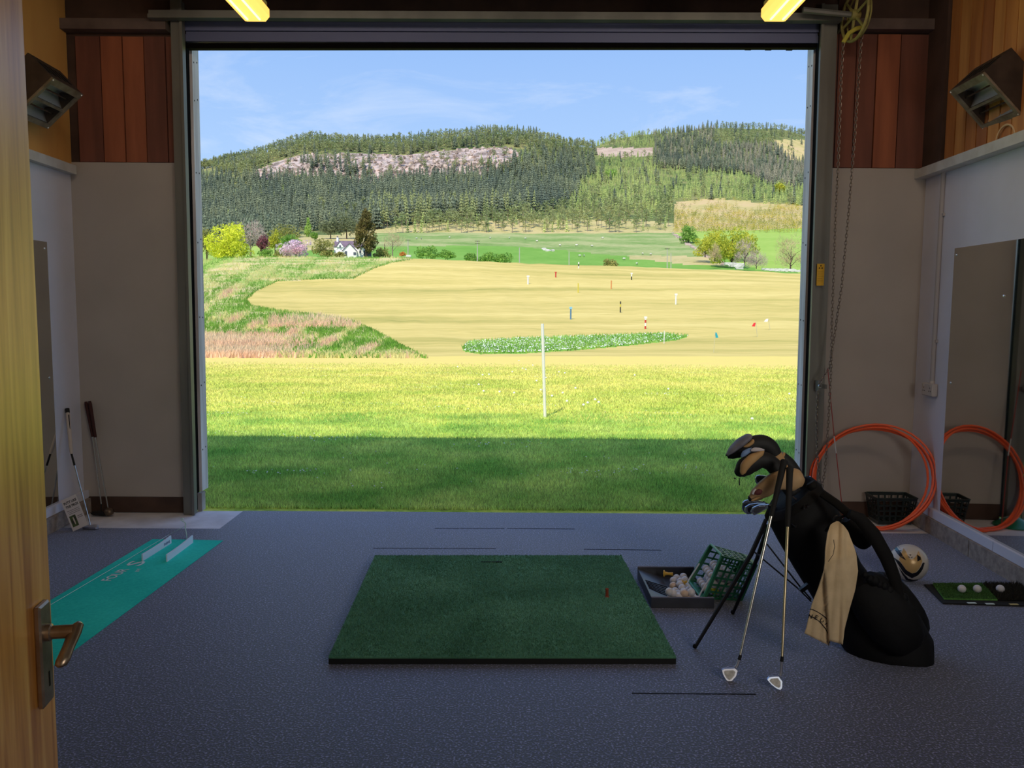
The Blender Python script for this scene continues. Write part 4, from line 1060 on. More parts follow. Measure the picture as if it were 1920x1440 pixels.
# ------------------------------------------------------------------ putters and book by the left wall
m_shaft = mat('steel_shaft', C(200, 198, 192), .25, .9); m_grip = mat('black_grip', C(24, 23, 23), .8, bump=.4, bscale=200, bdist=.001)
m_gripw = mat('white_grip', C(196, 182, 170), .7, bump=.3, bscale=150, bdist=.001); m_gripr = mat('maroon_grip', C(62, 28, 28), .8); m_chr = mat('chrome_head', C(190, 190, 200), .42, .9)
b0 = PF(168, 986); 
t = thing('putter', 'putter with pale grip leaning on the wall above the book', 'golf club', b0)
top_ = P(115, 769, 5.72); g_ = P(134, 851, b0.y * .5 + 5.72 * .5 - .02); low = P(168, 979, b0.y)
top_.x = max(top_.x, wl(5.72, .02)); 
MB().tube([top_, top_.lerp(g_, .1), top_.lerp(g_, .9), g_], [.010, .014, .012, .009], 10).build('grip', m_gripw, t, True)
MB().tube([top_ + (top_ - g_).normalized() * .012, top_.lerp(g_, .06)], [.014, .0145], 10).build('grip_cap', m_grip, t, True)
MB().tube([top_.lerp(g_, .1) + Vector((.012, -.01, 0)), top_.lerp(g_, .42) + Vector((.012, -.01, 0))], [(.004, .004), (.002, .002)], 6).build('grip_stripe', m_grip, t, True)
MB().tube([g_, g_.lerp(low, .17)], .007, 8).build('ferrule', m_grip, t, True)
MB().tube([g_.lerp(low, .02), low, low + Vector((.006, -.01, -.018))], [.0052, .0045, .0045], 8).build('shaft', m_shaft, t, True)
hc = PF(169, 988, .012)
MB().bbox(hc + Vector((.012, -.02, .002)), (.055, -.01, 0), (.004, .014, 0), (0, 0, .012), .006).build('head', m_chr, t, True)
MB().ball(hc + Vector((.03, .0, .006)), .022, 12, 8, sq=(1.3, .8, .55)).build('head_weight', m_chr, t, True)
for (gt, gb, sb, ytop, lab, hk) in (((161, 753), (174, 819), (190, 945), 5.93, 'dark gripped putter with a low black head in the corner', 0), ((168, 752), (179, 820), (205, 965), 5.92, 'dark gripped putter with a rounded bronze head in the corner', 1)):
    bb = PF(sb[0], 974); yb_ = 5.86
    t = thing('putter', lab, 'golf club', Vector((P(sb[0], sb[1], yb_).x, yb_, 0)))
    tp2 = P(gt[0], gt[1], ytop); gg = P(gb[0], gb[1], ytop - .02); ss = P(sb[0], sb[1], yb_)
    MB().tube([tp2, tp2.lerp(gg, .08), gg], [.009, .013, .010], 10).build('grip', m_gripr, t, True)
    MB().tube([gg, ss], [.0058, .0048], 8).build('shaft', m_shaft, t, True)
    MB().tube([gg, gg.lerp(ss, .04)], [.008, .007], 8).build('collar', m_shaft, t, True)
    if hk: 
        MB().ball((ss.x + .008, yb_ - .02, .03), .036, 14, 10, sq=(1, 1, .8)).build('head', mat('bronze_head', C(120, 104, 88), .3, .8), t, True)
        MB().tube([ss, Vector((ss.x + .006, yb_ - .01, .04))], .005, 6).build('hosel', m_shaft, t, True)
    else:
        MB().bbox((ss.x - .005, yb_ - .02, .018), (.06, -.01, 0), (.004, .022, 0), (0, 0, .014), .01).build('head', m_grip, t, True)
        MB().tube([ss, Vector((ss.x + .002, yb_ - .012, .02))], .0045, 6).build('hosel', m_grip, t, True)
# book
bl0 = PF(137, 996.5); br0 = P(166, 981, bl0.y + .015); tl0 = P(115.5, 937, bl0.y + .05); tr0 = P(142, 927.5, bl0.y + .065)
bx = (br0 - bl0 + tr0 - tl0) / 2; by = ((tl0 - bl0) + (tr0 - br0)) / 2; bn = by.cross(bx).normalized()
if bn.y < 0: bn = -bn
t = thing('paperback_book', 'white golf putting paperback leaning against the wall under the putter', 'book', bl0)
def bp_(u, v, w_=0.0): return bl0 + bx * u + by * v + bn * w_ + vz * .002
lean_ = -Vector((.6, 0, .05)).normalized() * .02
m_pap = mat('book_cover', C(214, 208, 212), .45); m_pag = mat('book_pages', C(190, 178, 160), .8)
th2 = .026
bn2 = (bn + Vector((-.35, 0, 0))).normalized()
def bq(u, v, w_): return bl0 + bx * u + by * v + bn2 * w_ + vz * .002
MB().hexa([bq(0, 0, .001), bq(1, 0, .001), bq(1, 1, .001), bq(0, 1, .001), bq(0, 0, th2), bq(1, 0, th2), bq(1, 1, th2), bq(0, 1, th2)]).build('pages', m_pag, t)
MB().hexa([bq(-.01, -.01, 0), bq(1.01, -.01, 0), bq(1.01, 1.01, 0), bq(-.01, 1.01, 0), bq(-.01, -.01, -.0012), bq(1.01, -.01, -.0012), bq(1.01, 1.01, -.0012), bq(-.01, 1.01, -.0012)]).build('cover', m_pap, t)
bw_, bh_ = bx.length, by.length
fn = bx.cross(by).normalized(); sgn = 1 if fn.y < 0 else -1
m_ink = mat('black_ink', C(24, 22, 26), .7)
text_mesh('title', 'PUTT LIKE', bq(.08, .83, -.0016), bx, by, bw_ * .225, m_ink, t, .0005 * sgn, bold=.035, sx=.82)
text_mesh('title', 'THE PROS', bq(.12, .70, -.0016), bx, by, bw_ * .225, m_ink, t, .0005 * sgn, bold=.035, sx=.82)
for k in range(3): MB().hexa([bq(.1 + .03 * k, .60 - k * .05, -.0014), bq(.9, .60 - k * .05, -.0014), bq(.9, .615 - k * .05, -.0014), bq(.1 + .03 * k, .615 - k * .05, -.0014), *[bq(u, v, -.0019) for u, v in ((.1 + .03 * k, .60 - k * .05), (.9, .60 - k * .05), (.9, .615 - k * .05), (.1 + .03 * k, .615 - k * .05))]]).build('text_line', mat('grey_ink', C(110, 106, 116), .7), t)
for k in range(2): MB().hexa([bq(.60, .36 - k * .05, -.0014), bq(.92, .36 - k * .05, -.0014), bq(.92, .38 - k * .05, -.0014), bq(.60, .38 - k * .05, -.0014), *[bq(u, v, -.0019) for u, v in ((.60, .36 - k * .05), (.92, .36 - k * .05), (.92, .38 - k * .05), (.60, .38 - k * .05))]]).build('text_line', MATS['grey_ink'], t)
m_pic = mat('cover_photo', C(34, 30, 30), .5, 0, C(96, 122, 60), 24)
MB().hexa([bq(.1, .1, -.0014), bq(.5, .1, -.0014), bq(.5, .45, -.0014), bq(.1, .45, -.0014), bq(.1, .1, -.002), bq(.5, .1, -.002), bq(.5, .45, -.002), bq(.1, .45, -.002)]).build('cover_picture', m_pic, t)
MB().prism([bq(.3, .16, -.0021), bq(.35, .17, -.0021), bq(.37, .3, -.0021), bq(.34, .40, -.0021), bq(.28, .38, -.0021), bq(.27, .27, -.0021)], bn2 * -.0003).build('cover_golfer', mat('pale_print', C(206, 200, 188), .6), t)

# ------------------------------------------------------------------ football
fc = P(1703, 1065, 4.53); rb = 35.3 * 4.53 / F; fc.z = rb
t = thing('football', 'white and gold football with black swooshes on the carpet', 'ball', (fc.x, fc.y, 0))
m_fb = mat('football_white', C(214, 206, 196), .3, 0, C(200, 192, 184), 6); m_fg = mat('football_gold', C(204, 168, 112), .3, .15); m_fk = mat('football_black', C(20, 20, 28), .3); m_ft = mat('football_teal', C(60, 128, 150), .3)
MB().ball(fc, rb, 32, 20).build('ball_skin', m_fb, t, True, auto=False)
vw = (Vector((0, 0, CAMZ)) - fc).normalized(); sxv = Vector((0, 0, 1)).cross(vw).normalized(); syv = vw.cross(sxv)
def sph(x, y, r_=1.004):   # x,y in zoomed picture units from ball centre
    X_, Y_ = (x - 1045) / 525, -(y - 695) / 525; q = X_ * X_ + Y_ * Y_
    if q > .98: X_, Y_ = X_ * math.sqrt(.98 / q), Y_ * math.sqrt(.98 / q); q = .98
    return fc + (sxv * X_ + syv * Y_ + vw * math.sqrt(1 - q)) * rb * r_
def patch(strips, m, name, r_=1.004):
    """two point lists, filled between"""
    a, b_ = strips; n = 14; va = []
    def rs(l, s):
        f_ = s * (len(l) - 1); i = min(int(f_), len(l) - 2); u = f_ - i
        return (l[i][0] * (1 - u) + l[i + 1][0] * u, l[i][1] * (1 - u) + l[i + 1][1] * u)
    rg = []
    for k in range(n + 1):
        p_, q_ = rs(a, k / n), rs(b_, k / n); rg.append([sph(p_[0] * (1 - j / 8) + q_[0] * j / 8, p_[1] * (1 - j / 8) + q_[1] * j / 8, r_) for j in range(9)])
    MB().rings(rg, False, closed=False).build(name, m, t, True, auto=False)
patch(([(800, 640), (900, 770), (1010, 930), (1130, 975), (1250, 930), (1340, 780), (1390, 600)], [(900, 300), (980, 420), (1040, 560), (1110, 600), (1170, 560), (1230, 480), (1280, 330)]), m_fg, 'gold_panel', 1.003)
patch(([(650, 590), (790, 790), (950, 1010), (1150, 1110), (1300, 1010), (1400, 850), (1450, 640)], [(700, 620), (840, 700), (1000, 910), (1150, 975), (1270, 920), (1360, 760), (1400, 640)]), m_fk, 'black_swoosh', 1.006)
patch(([(800, 850), (900, 1030), (1010, 1180), (1150, 1210), (1330, 1180)], [(810, 855), (940, 1010), (1060, 1130), (1180, 1150), (1300, 1120)]), m_fk, 'black_swoosh', 1.006)
patch(([(620, 320), (760, 500), (830, 570), (985, 640)], [(700, 300), (830, 420), (900, 530), (985, 640)]), m_fk, 'black_blade', 1.006)
patch(([(1250, 440), (1255, 540), (1265, 630)], [(1255, 440), (1340, 500), (1350, 570)]), m_fk, 'black_blade', 1.006)
patch(([(560, 300), (640, 270), (740, 230)], [(640, 350), (740, 400), (860, 400)]), m_ft, 'teal_patch', 1.005)
patch(([(700, 270), (790, 380)], [(730, 250), (840, 370)]), m_fb, 'white_highlight', 1.0065)
for pts in ([(1050, 465), (1080, 500), (1110, 465)], [(1025, 515), (1045, 550), (1085, 555), (1050, 530)], [(1145, 515), (1125, 550), (1090, 555), (1115, 530)]):
    MB().add([sph(x, y, 1.008) for x, y in pts], [tuple(range(len(pts)))]).build('emblem', m_fk, t)

# ------------------------------------------------------------------ small practice mat with three balls
p1, p2, p3, p4_ = PF(1742, 1097), PF(1768, 1133), PF(1960, 1139), PF(1960, 1098)
t = thing('practice_mat', 'small turf chipping mat with a dark bristly end below the mirror', 'golf mat', (p1 + p3) / 2)
MB().prism([PF(1733, 1098), PF(1745, 1110), p2, p3, p4_], (0, 0, .008)).build('rubber_base', mat('black_foam', C(26, 26, 26), .9), t)
m_gm = turf_mat('chipping_turf', C(46, 84, 40), C(72, 116, 56), C(96, 140, 72), 80)
MB().prism([p + vz * .008 for p in (PF(1749, 1098.5), PF(1770, 1127), PF(1870, 1129), PF(1841, 1098.5))], (0, 0, .007)).build('turf', m_gm, t)
MB().prism([p + vz * .008 for p in (PF(1842, 1098.5), PF(1871, 1129), PF(1958, 1131), PF(1958, 1098.5))], (0, 0, .005)).build('bristle_base', m_black, t)
def quadpos(q4, n):
    uv = NR.random((n, 2)); p4 = [np.array(p) for p in q4]
    return ((1 - uv[:, :1]) * (1 - uv[:, 1:]) * p4[0] + uv[:, :1] * (1 - uv[:, 1:]) * p4[1] + uv[:, :1] * uv[:, 1:] * p4[2] + (1 - uv[:, :1]) * uv[:, 1:] * p4[3])
ps = quadpos((PF(1842, 1098.5), PF(1871, 1129), PF(1958, 1131), PF(1958, 1098.5)), 5000); ps[:, 2] = .012
V, T = blades(ps, .02, .004, 1.0); f1 = fast_mesh('bristles', V - np.array(t['_w']), T, mat('dark_bristle', C(44, 42, 32), .8, island=.5), parent=t); f1['kind'] = 'stuff'
ps = quadpos((PF(1749, 1098.5), PF(1770, 1127), PF(1870, 1129), PF(1841, 1098.5)), 7000); ps[:, 2] = .014
V, T = blades(ps, .008, .004, 1.0); f1 = fast_mesh('pile', V - np.array(t['_w']), T, mat('chip_fibre', C(70, 112, 54), .8, island=.4), parent=t); f1['kind'] = 'stuff'
for k, (px_, py_) in enumerate(((1822, 1130.5), (1856, 1132), (1901, 1133))):
    p = PF(px_, py_, .009); MB().obox(p, (.022, 0, 0), (0, .008, 0), (0, 0, .0012)).build('distance_mark', mat('mark_cream', C(206, 190, 130), .6) if k == 2 else m_wt, t)
for (px_, lab) in ((1803.5, 'golf ball on the turf end of the small mat'), (1832.5, 'golf ball where the small mat turns dark and bristly'), (1875.5, 'golf ball on the dark bristly end of the small mat')):
    p = PF(px_, 1104, .038); p = PF(px_, 1104, .015 + RB); golf_ball(p, m_ball, lab, None)

# green cone by the far jamb, seen in the mirror
gp = PF(1500, 975); gp = Vector((2.25, 5.8, 0))
tag(MB().lathe(gp, [(.13, 0), (.13, .006), (.10, .02), (.055, .05), (.03, .065), (.0295, .06)], 20).build('marker_cone', mat('cone_green', C(20, 120, 84), .4), None, True, loc=gp), 'low green marker cone behind the bag by the opening, seen in the mirror', 'cone')

# ------------------------------------------------------------------ golf bag on its stand
DB = 3.6
m_bag = mat('black_nylon', C(9, 9, 11), .7, 0, C(14, 14, 17), 12, bump=.4, bscale=40, bdist=.004, spec=.25)
m_bag2 = mat('black_webbing', C(17, 15, 14), .75, spec=.25, bump=.4, bscale=120, bdist=.001); m_alu = mat('black_metal_leg', C(24, 24, 28), .35, .3)
secs = [((1446, 955), (1520, 898), .085, 3.70), ((1437, 972), (1538, 910), .105, 3.69), ((1458, 1012), (1566, 942), .11, 3.68), ((1487, 1062), (1590, 1000), .115, 3.66), ((1517, 1110), (1612, 1052), .12, 3.64),
        ((1548, 1162), (1640, 1090), .13, 3.62), ((1580, 1214), (1690, 1112), .14, 3.58), ((1607, 1252), (1722, 1150), .14, 3.55), ((1650, 1275), (1744, 1190), .135, 3.53), ((1690, 1281), (1742, 1228), .12, 3.52), ((1712, 1282), (1735, 1256), .09, 3.52)]
bagb = PF(1690, 1276)
t = thing('golf_bag', 'black golf bag tilted on its stand legs', 'golf bag', (bagb.x, 3.5, 0)); BAG = t
def sec(L0, R0, ry, Y, k=1.0, n=20):
    a, b_ = P(L0[0], L0[1], Y), P(R0[0], R0[1], Y); c = (a + b_) / 2; h = (b_ - a) / 2
    return [c + h * (math.cos(2 * math.pi * j / n) * k) + Vector((0, -1, -.15)) * (ry * math.sin(2 * math.pi * j / n) * k) for j in range(n)]
MB().rings([sec(*s) for s in secs]).build('bag_body', m_bag, t, True)
MB().rings([sec(*secs[0], k=1.04), sec(*secs[0], k=1.09), sec(*secs[1], k=1.04), sec(*secs[1], k=1.0)]).build('top_cuff', m_bag2, t, True)
# pockets
def puff(c, hx, hy, hz, name, m=m_bag, n=14):
    X, Y, Z = hx.length, hy.length, hz.length; b = MB(); rg = []
    for i in range(1, 10):
        a = math.pi * i / 10; ca = -math.cos(a); sa = math.sin(a) ** .55
        rg.append([c + hz * ca * (1 if abs(ca) < 1 else 1) + hx * (sa * math.copysign(abs(math.cos(2 * math.pi * j / n)) ** .7, math.cos(2 * math.pi * j / n))) + hy * (sa * math.copysign(abs(math.sin(2 * math.pi * j / n)) ** .7, math.sin(2 * math.pi * j / n))) for j in range(n)])
    return b.rings(rg).build(name, m, t, True)
axd = (P(1700, 1240, 3.5) - P(1480, 930, 3.65)).normalized(); perp = Vector((axd.z, 0, -axd.x)).normalized() * -1
if perp.x < 0: perp = -perp
puff(P(1660, 1150, 3.45), perp * .115, Vector((0, .075, 0)), axd * .18, 'side_pocket')
puff(P(1672, 1145, 3.62), perp * .125, Vector((0, .08, 0)), axd * .17, 'back_pocket')
puff(P(1606, 998, 3.56), perp * .045, Vector((0, .05, 0)), axd * .075, 'ball_pouch')
puff(P(1700, 1240, 3.48), perp * .10, Vector((0, .07, 0)), axd * .09, 'base_shell')
# crinkled top edge of the pocket
for k in range(9):
    q = P(1622 + k * 9, 1078 + k * 5.5 + (k % 2) * 2, 3.42); MB().ball(q, .014 + .004 * (k % 3), 8, 6, sq=(1, .8, 1.1)).build('pleat', m_bag, t, True)
# strap
sp_ = [(1592, 962), (1612, 972), (1638, 1002), (1662, 1045), (1678, 1085), (1687, 1120), (1686, 1148), (1674, 1172), (1664, 1186)]
MB().tube([P(x, y, 3.42 + .0 * i) for i, (x, y) in enumerate(sp_)], [(.018, .012), (.026, .014), (.03, .014), (.03, .014), (.026, .013), (.022, .012), (.018, .01), (.014, .008), (.01, .007)], 10).build('shoulder_strap', m_bag2, t, True)
MB().tube([P(1541, 925, 3.55), P(1570, 945, 3.5), P(1596, 968, 3.44)], [(.018, .01)] * 3, 8).build('shoulder_strap', m_bag2, t, True)
MB().tube([P(1548, 995, 3.5), P(1556, 985, 3.47), P(1570, 972, 3.47), P(1590, 965, 3.46)], .006, 6).build('loop', m_bag2, t, True)
# stand legs
f1_, f2_ = PF(1303, 1214, .006), PF(1374, 1150, .006)
top1, top2 = P(1436, 974, 3.62), P(1440, 985, 3.72)
j1 = P(1408, 1040, 3.64); 
MB().tube([top1, P(1428, 996, 3.62), j1, f1_], [.009, .011, .011, .008], 8).build('stand_leg', m_alu, t, True)
MB().tube([top2, P(1432, 1010, 3.75), P(1420, 1046, 3.82), f2_], [.009, .010, .010, .008], 8).build('stand_leg', m_alu, t, True)
MB().tube([j1 + Vector((0, 0, -.0)), P(1414, 1035, 3.67), P(1424, 1042, 3.73), P(1424, 1040, 3.80)], .0045, 6).build('leg_brace', m_alu, t, True)
MB().tube([P(1438, 1020, 3.62), P(1500, 1100, 3.6), P(1521, 1124, 3.58)], .0035, 6).build('stand_wire', m_alu, t, True)
MB().tube([P(1430, 1048, 3.72), P(1497, 1104, 3.62), P(1521, 1128, 3.6)], .0035, 6).build('stand_wire', m_alu, t, True)
MB().obox(P(1508, 1102, 3.56), (.018, 0, .014), (0, .012, 0), (-.005, 0, .007)).build('wire_clamp', m_alu, t)
for ff in (f1_, f2_): MB().ball(ff + vz * .006, .011, 8, 6).build('rubber_foot', m_black, t, True)
MB().lathe(P(1519, 905, 3.58), [(.02, 0), (.026, .01), (.026, .02), (.02, .03)], 12, axd).build('handle_loop', m_bag2, t, True)

# clubs in the bag
def extr(poly, Y, th, tilt=0.0):
    pts = [P(x, y, Y) for x, y in poly]; return MB().prism(pts, (tilt, th, 0))
m_irn = mat('iron_steel', C(176, 188, 208), .25, .9, C(128, 134, 148), 30)
m_irnd = mat('dark_iron_cavity', C(70, 72, 80), .4, .6)
mouth = P(1480, 935, 3.68)
def bag_iron(poly, cav, shaft_px, Y, lab, heel):
    h = P(heel[0], heel[1], Y); t = thing('iron_club', lab, 'golf club', P(*shaft_px, 3.68))
    extr(poly, Y, .012).build('club_head', m_irn, t)
    cx = sum(p[0] for p in poly) / len(poly); cy_ = sum(p[1] for p in poly) / len(poly)
    if cav: extr([(cx + (x - cx) * .7, cy_ + (y - cy_) * .68) for x, y in poly], Y - .002, .003).build('cavity', m_irnd, t)
    e_ = P(*shaft_px, 3.68); MB().tube([h, h.lerp(e_, .3), e_, e_ + (e_ - h).normalized() * .12], [.0075, .006, .0048, .0048], 8).build('shaft', mat('dark_shaft', C(60, 56, 56), .35, .6), t, True)
bag_iron([(1392, 950), (1393, 943), (1397, 939), (1404, 937.5), (1420, 938), (1432, 941), (1428, 947), (1413, 956), (1404, 962), (1397, 962), (1393, 957)], 1, (1462, 965), 3.80, 'blue-white iron head lowest at the left of the bag mouth', (1431, 942))
bag_iron([(1397, 958), (1398, 951), (1406, 946), (1420, 944), (1436, 944), (1432, 952), (1416, 960), (1408, 964), (1400, 964)], 1, (1466, 960), 3.74, 'pair mate iron head in front with a dark cavity', (1436, 945))
bag_iron([(1408, 960), (1412, 952), (1424, 947), (1442, 946), (1438, 954), (1424, 962), (1414, 966.5)], 1, (1470, 957), 3.70, 'iron head nearest the grips below the cream cover', (1442, 947))
bag_iron([(1416.5, 897), (1419, 892.5), (1425, 891), (1438, 892.5), (1440, 898), (1430, 904), (1420, 908), (1417, 904)], 1, (1478, 925), 3.80, 'small bright iron head peeping above the cream cover', (1439, 894))
bag_iron([(1499, 914), (1504, 905), (1512, 897), (1520, 893.5), (1523, 896), (1521, 905), (1513, 916), (1504, 922)], 1, (1506, 935), 3.78, 'iron head with dark face on the hose side of the bag', (1504, 920))
bag_iron([(1511, 925), (1515, 918), (1522, 915), (1526, 920), (1523, 927), (1514, 929)], 0, (1515, 938), 3.78, 'small silver club head at the rim on the hose side', (1515, 928))
# head covers
m_cg = mat('cover_grey', C(128, 126, 138), .6, 0, C(108, 106, 118), 20); m_ct = mat('cover_tan', C(196, 156, 104), .65, 0, C(178, 138, 90), 12); m_ck = mat('cover_black', C(18, 18, 20), .65)
m_cb = mat('cover_blue', C(120, 150, 196), .6); m_cc = mat('cover_cream', C(200, 166, 122), .7, 0, C(178, 142, 100), 10); m_cr = mat('cover_red_patch', C(92, 40, 42), .7); m_cw = mat('cover_white', C(202, 196, 200), .6)
def loft_px(path, Y, name, mats, par, mf, n=18, flat=.8, dY=0.0):
    pts = [P(x, y, Y + dY * i) for i, (x, y, r_) in enumerate(path)]; rad = [(r_ * Y / F, r_ * Y / F * flat) for x, y, r_ in path]
    # resample smoothly
    PP, RRr = [], []
    for i in range(len(pts) - 1):
        for k in range(4):
            s = k / 4; p_ = [pts[max(i - 1, 0)], pts[i], pts[i + 1], pts[min(i + 2, len(pts) - 1)]]
            q = .5 * (2 * p_[1] + (p_[2] - p_[0]) * s + (2 * p_[0] - 5 * p_[1] + 4 * p_[2] - p_[3]) * s * s + (3 * p_[1] - p_[0] - 3 * p_[2] + p_[3]) * s ** 3)
            PP.append(q); ss = s * s * (3 - 2 * s); RRr.append(tuple(rad[i][j] * (1 - ss) + rad[i + 1][j] * ss for j in (0, 1)))
    PP.append(pts[-1]); RRr.append(rad[-1])
    MB().tube(PP, RRr, n, True, mf=mf).build(name, mats, par, True, auto=False); return len(PP)
ta = thing('head_cover', 'black grey and tan head cover highest in the bag', 'club cover', P(1475, 890, 3.68))
loft_px([(1480, 905, 10), (1468, 880, 11), (1456, 858, 13), (1444, 840, 16), (1428, 832, 17.5), (1408, 835, 17), (1388, 845, 13), (1374, 852, 9), (1364, 856, 4)], 3.68, 'cover', [m_ck, m_ct, m_cg], ta,
        lambda i, j: 1 if 4 <= i < 9 or (15 <= i < 18 and 3 <= j <= 8) else 0)
loft_px([(1409, 817, 3), (1402, 820, 6.5), (1388, 830, 8), (1375, 841, 6.5), (1363, 853, 2.5)], 3.64, 'top_panel', [m_cg], ta, lambda i, j: 0, flat=2.2)
loft_px([(1412, 824, 2), (1410, 829, 4), (1402, 835, 3.5), (1394, 838, 1)], 3.625, 'tan_flash', [m_ct], ta, lambda i, j: 0, flat=1.2)
MB().ball(P(1362, 853.5, 3.66), .004, 8, 6).build('toggle', m_ck, ta, True)
tb_ = thing('head_cover', 'tan sided head cover with black edge drooping left', 'club cover', P(1490, 925, 3.62))
loft_px([(1488, 925, 15), (1474, 903, 16), (1460, 884, 16), (1446, 869, 15), (1430, 862, 16), (1412, 866, 19), (1397, 876, 18), (1387, 887, 12), (1384, 893, 4)], 3.60, 'cover', [m_ck, m_ct], tb_, lambda i, j: 0)
loft_px([(1432, 845, 2), (1425, 851, 6), (1410, 860, 9), (1398, 872, 9), (1393, 884, 6), (1391, 890, 2)], 3.545, 'tan_panel', [m_ct], tb_, lambda i, j: 0, flat=.9)
loft_px([(1410, 841, 2), (1404, 845, 4.5), (1396, 850, 5), (1390, 857, 2)], 3.56, 'blue_panel', [m_cb], tb_, lambda i, j: 0, flat=1)
loft_px([(1408, 845, 2), (1415, 843, 4), (1424, 843, 3.5), (1433, 844, 1.5)], 3.545, 'white_panel', [m_cw], tb_, lambda i, j: 0, flat=1)
MB().tube([P(1386, 896, 3.56), P(1386.5, 910, 3.56)], [.002, .003], 6).build('cord', m_ck, tb_); MB().ball(P(1378, 897, 3.56), .004, 8, 6).build('toggle', m_ck, tb_, True)
tc_ = thing('head_cover', 'cream head cover with a dark red patch above the iron heads', 'club cover', P(1500, 925, 3.56))
loft_px([(1505, 905, 9), (1490, 900, 22), (1470, 898, 21), (1452, 904, 18), (1436, 915, 17), (1420, 926, 13), (1408, 935, 7), (1404, 938, 3)], 3.58, 'cover', [m_cc, m_ck], tc_, lambda i, j: 0 if i < 24 else 1)
loft_px([(1429, 920, 2), (1424, 922, 6), (1419, 924, 5), (1415, 926, 2)], 3.525, 'red_patch', [m_cr], tc_, lambda i, j: 0, flat=.7)
loft_px([(1417, 917, 1), (1414, 922, 3), (1411, 927, 2)], 3.53, 'white_patch', [m_cw], tc_, lambda i, j: 0, flat=.7)
loft_px([(1427, 931, 1), (1418, 935, 2.2), (1409, 939, 1.5)], 3.545, 'gold_edge', [m_ct], tc_, lambda i, j: 0, flat=1)
td = thing('head_cover', 'dark head cover with beige stripes behind the upright grips', 'club cover', P(1500, 915, 3.72))
loft_px([(1502, 912, 12), (1492, 890, 13), (1480, 872, 13), (1468, 860, 12), (1458, 854, 9), (1452, 853, 4)], 3.74, 'cover', [m_ck, m_ct, m_cg], td, lambda i, j: 1 if i in (13, 15) else (2 if i == 14 else 0))

# two wedges standing in front, leaning on the bag
def wedge(gt, gb, sb, fer, Yt, Yb, poly, heel, lab, gripw, msh, mface):
    hd_ = P(heel[0], heel[1], Yb); T_ = P(*gt, Yt); S_ = P(*sb, Yb + .01); s = (gb[1] - gt[1]) / (sb[1] - gt[1]); Yg = Yt + (Yb + .01 - Yt) * s; G_ = P(*gb, Yg)
    t = thing('wedge_club', lab, 'golf club', Vector((hd_.x, Yb, 0)))
    MB().tube([T_, T_.lerp(G_, .02), T_.lerp(G_, .1), T_.lerp(G_, .9), G_], [gripw * .8, gripw * 1.1, gripw, gripw * .72, gripw * .66], 12).build('grip', m_grip, t, True)
    MB().tube([G_, S_], [.0068, .0052], 10).build('shaft', msh, t, True)
    fp, fq = P(*fer[0], Yb + .01), P(*fer[1], Yb + .008); MB().tube([fp, fq], [.0066, .0075], 10).build('ferrule', m_grip, t, True)
    MB().tube([fq, P(heel[0] + (fer[1][0] - heel[0]) * .4, heel[1] - 7, Yb + .005), hd_ + Vector((.0, .004, .004))], [.0062, .0062, .007], 10).build('hosel', m_chr, t, True)
    pts = [P(x, y, Yb + .03 * (1 - (y - 1250) / 40.0)) for x, y in poly]; zmn = min(p.z for p in pts)
    b = MB().prism(pts, (0, .009, .002)); b.build('club_head', mface, t)
    cx = sum(x for x, y in poly) / len(poly); cy_ = sum(y for x, y in poly) / len(poly)
    pts2 = [P(cx + (x - cx) * .74, cy_ + (y - cy_) * .72, Yb + .03 * (1 - (cy_ + (y - cy_) * .72 - 1250) / 40.0) - .0008) for x, y in poly]
    MB().prism(pts2, (0, .001, 0)).build('face_plate', mat('brushed_face', C(150, 146, 140), .45, .7, C(120, 116, 112), 60), t)
yb1 = PF(1367, 1279, 0).y; yb2 = PF(1463, 1294, 0).y
wedge((1471, 862), (1446, 968), (1388, 1228), ((1388.5, 1228), (1386, 1237)), 3.50, yb1, [(1354, 1257), (1358, 1254.5), (1378, 1253.5), (1383, 1258), (1380, 1268), (1372, 1277), (1367, 1279), (1361, 1274), (1356, 1265)], (1380, 1254), 'wedge leaning on the bag, head set farther from the bag foot', .0145, m_shaft, m_chr)
wedge((1481, 876), (1477, 988), (1466.5, 1231), ((1466.7, 1231), (1465.8, 1240)), 3.47, yb2, [(1439, 1275), (1442, 1270.5), (1450, 1269), (1460, 1268.5), (1467, 1278), (1466.5, 1290), (1463, 1293.5), (1456, 1291), (1447, 1284)], (1463, 1269), 'wedge with a rusty neck standing nearest the bag foot', .0145, mat('brass_tinted_shaft', C(186, 172, 138), .3, .8), mat('pale_satin_steel', C(190, 200, 220), .35, .85))

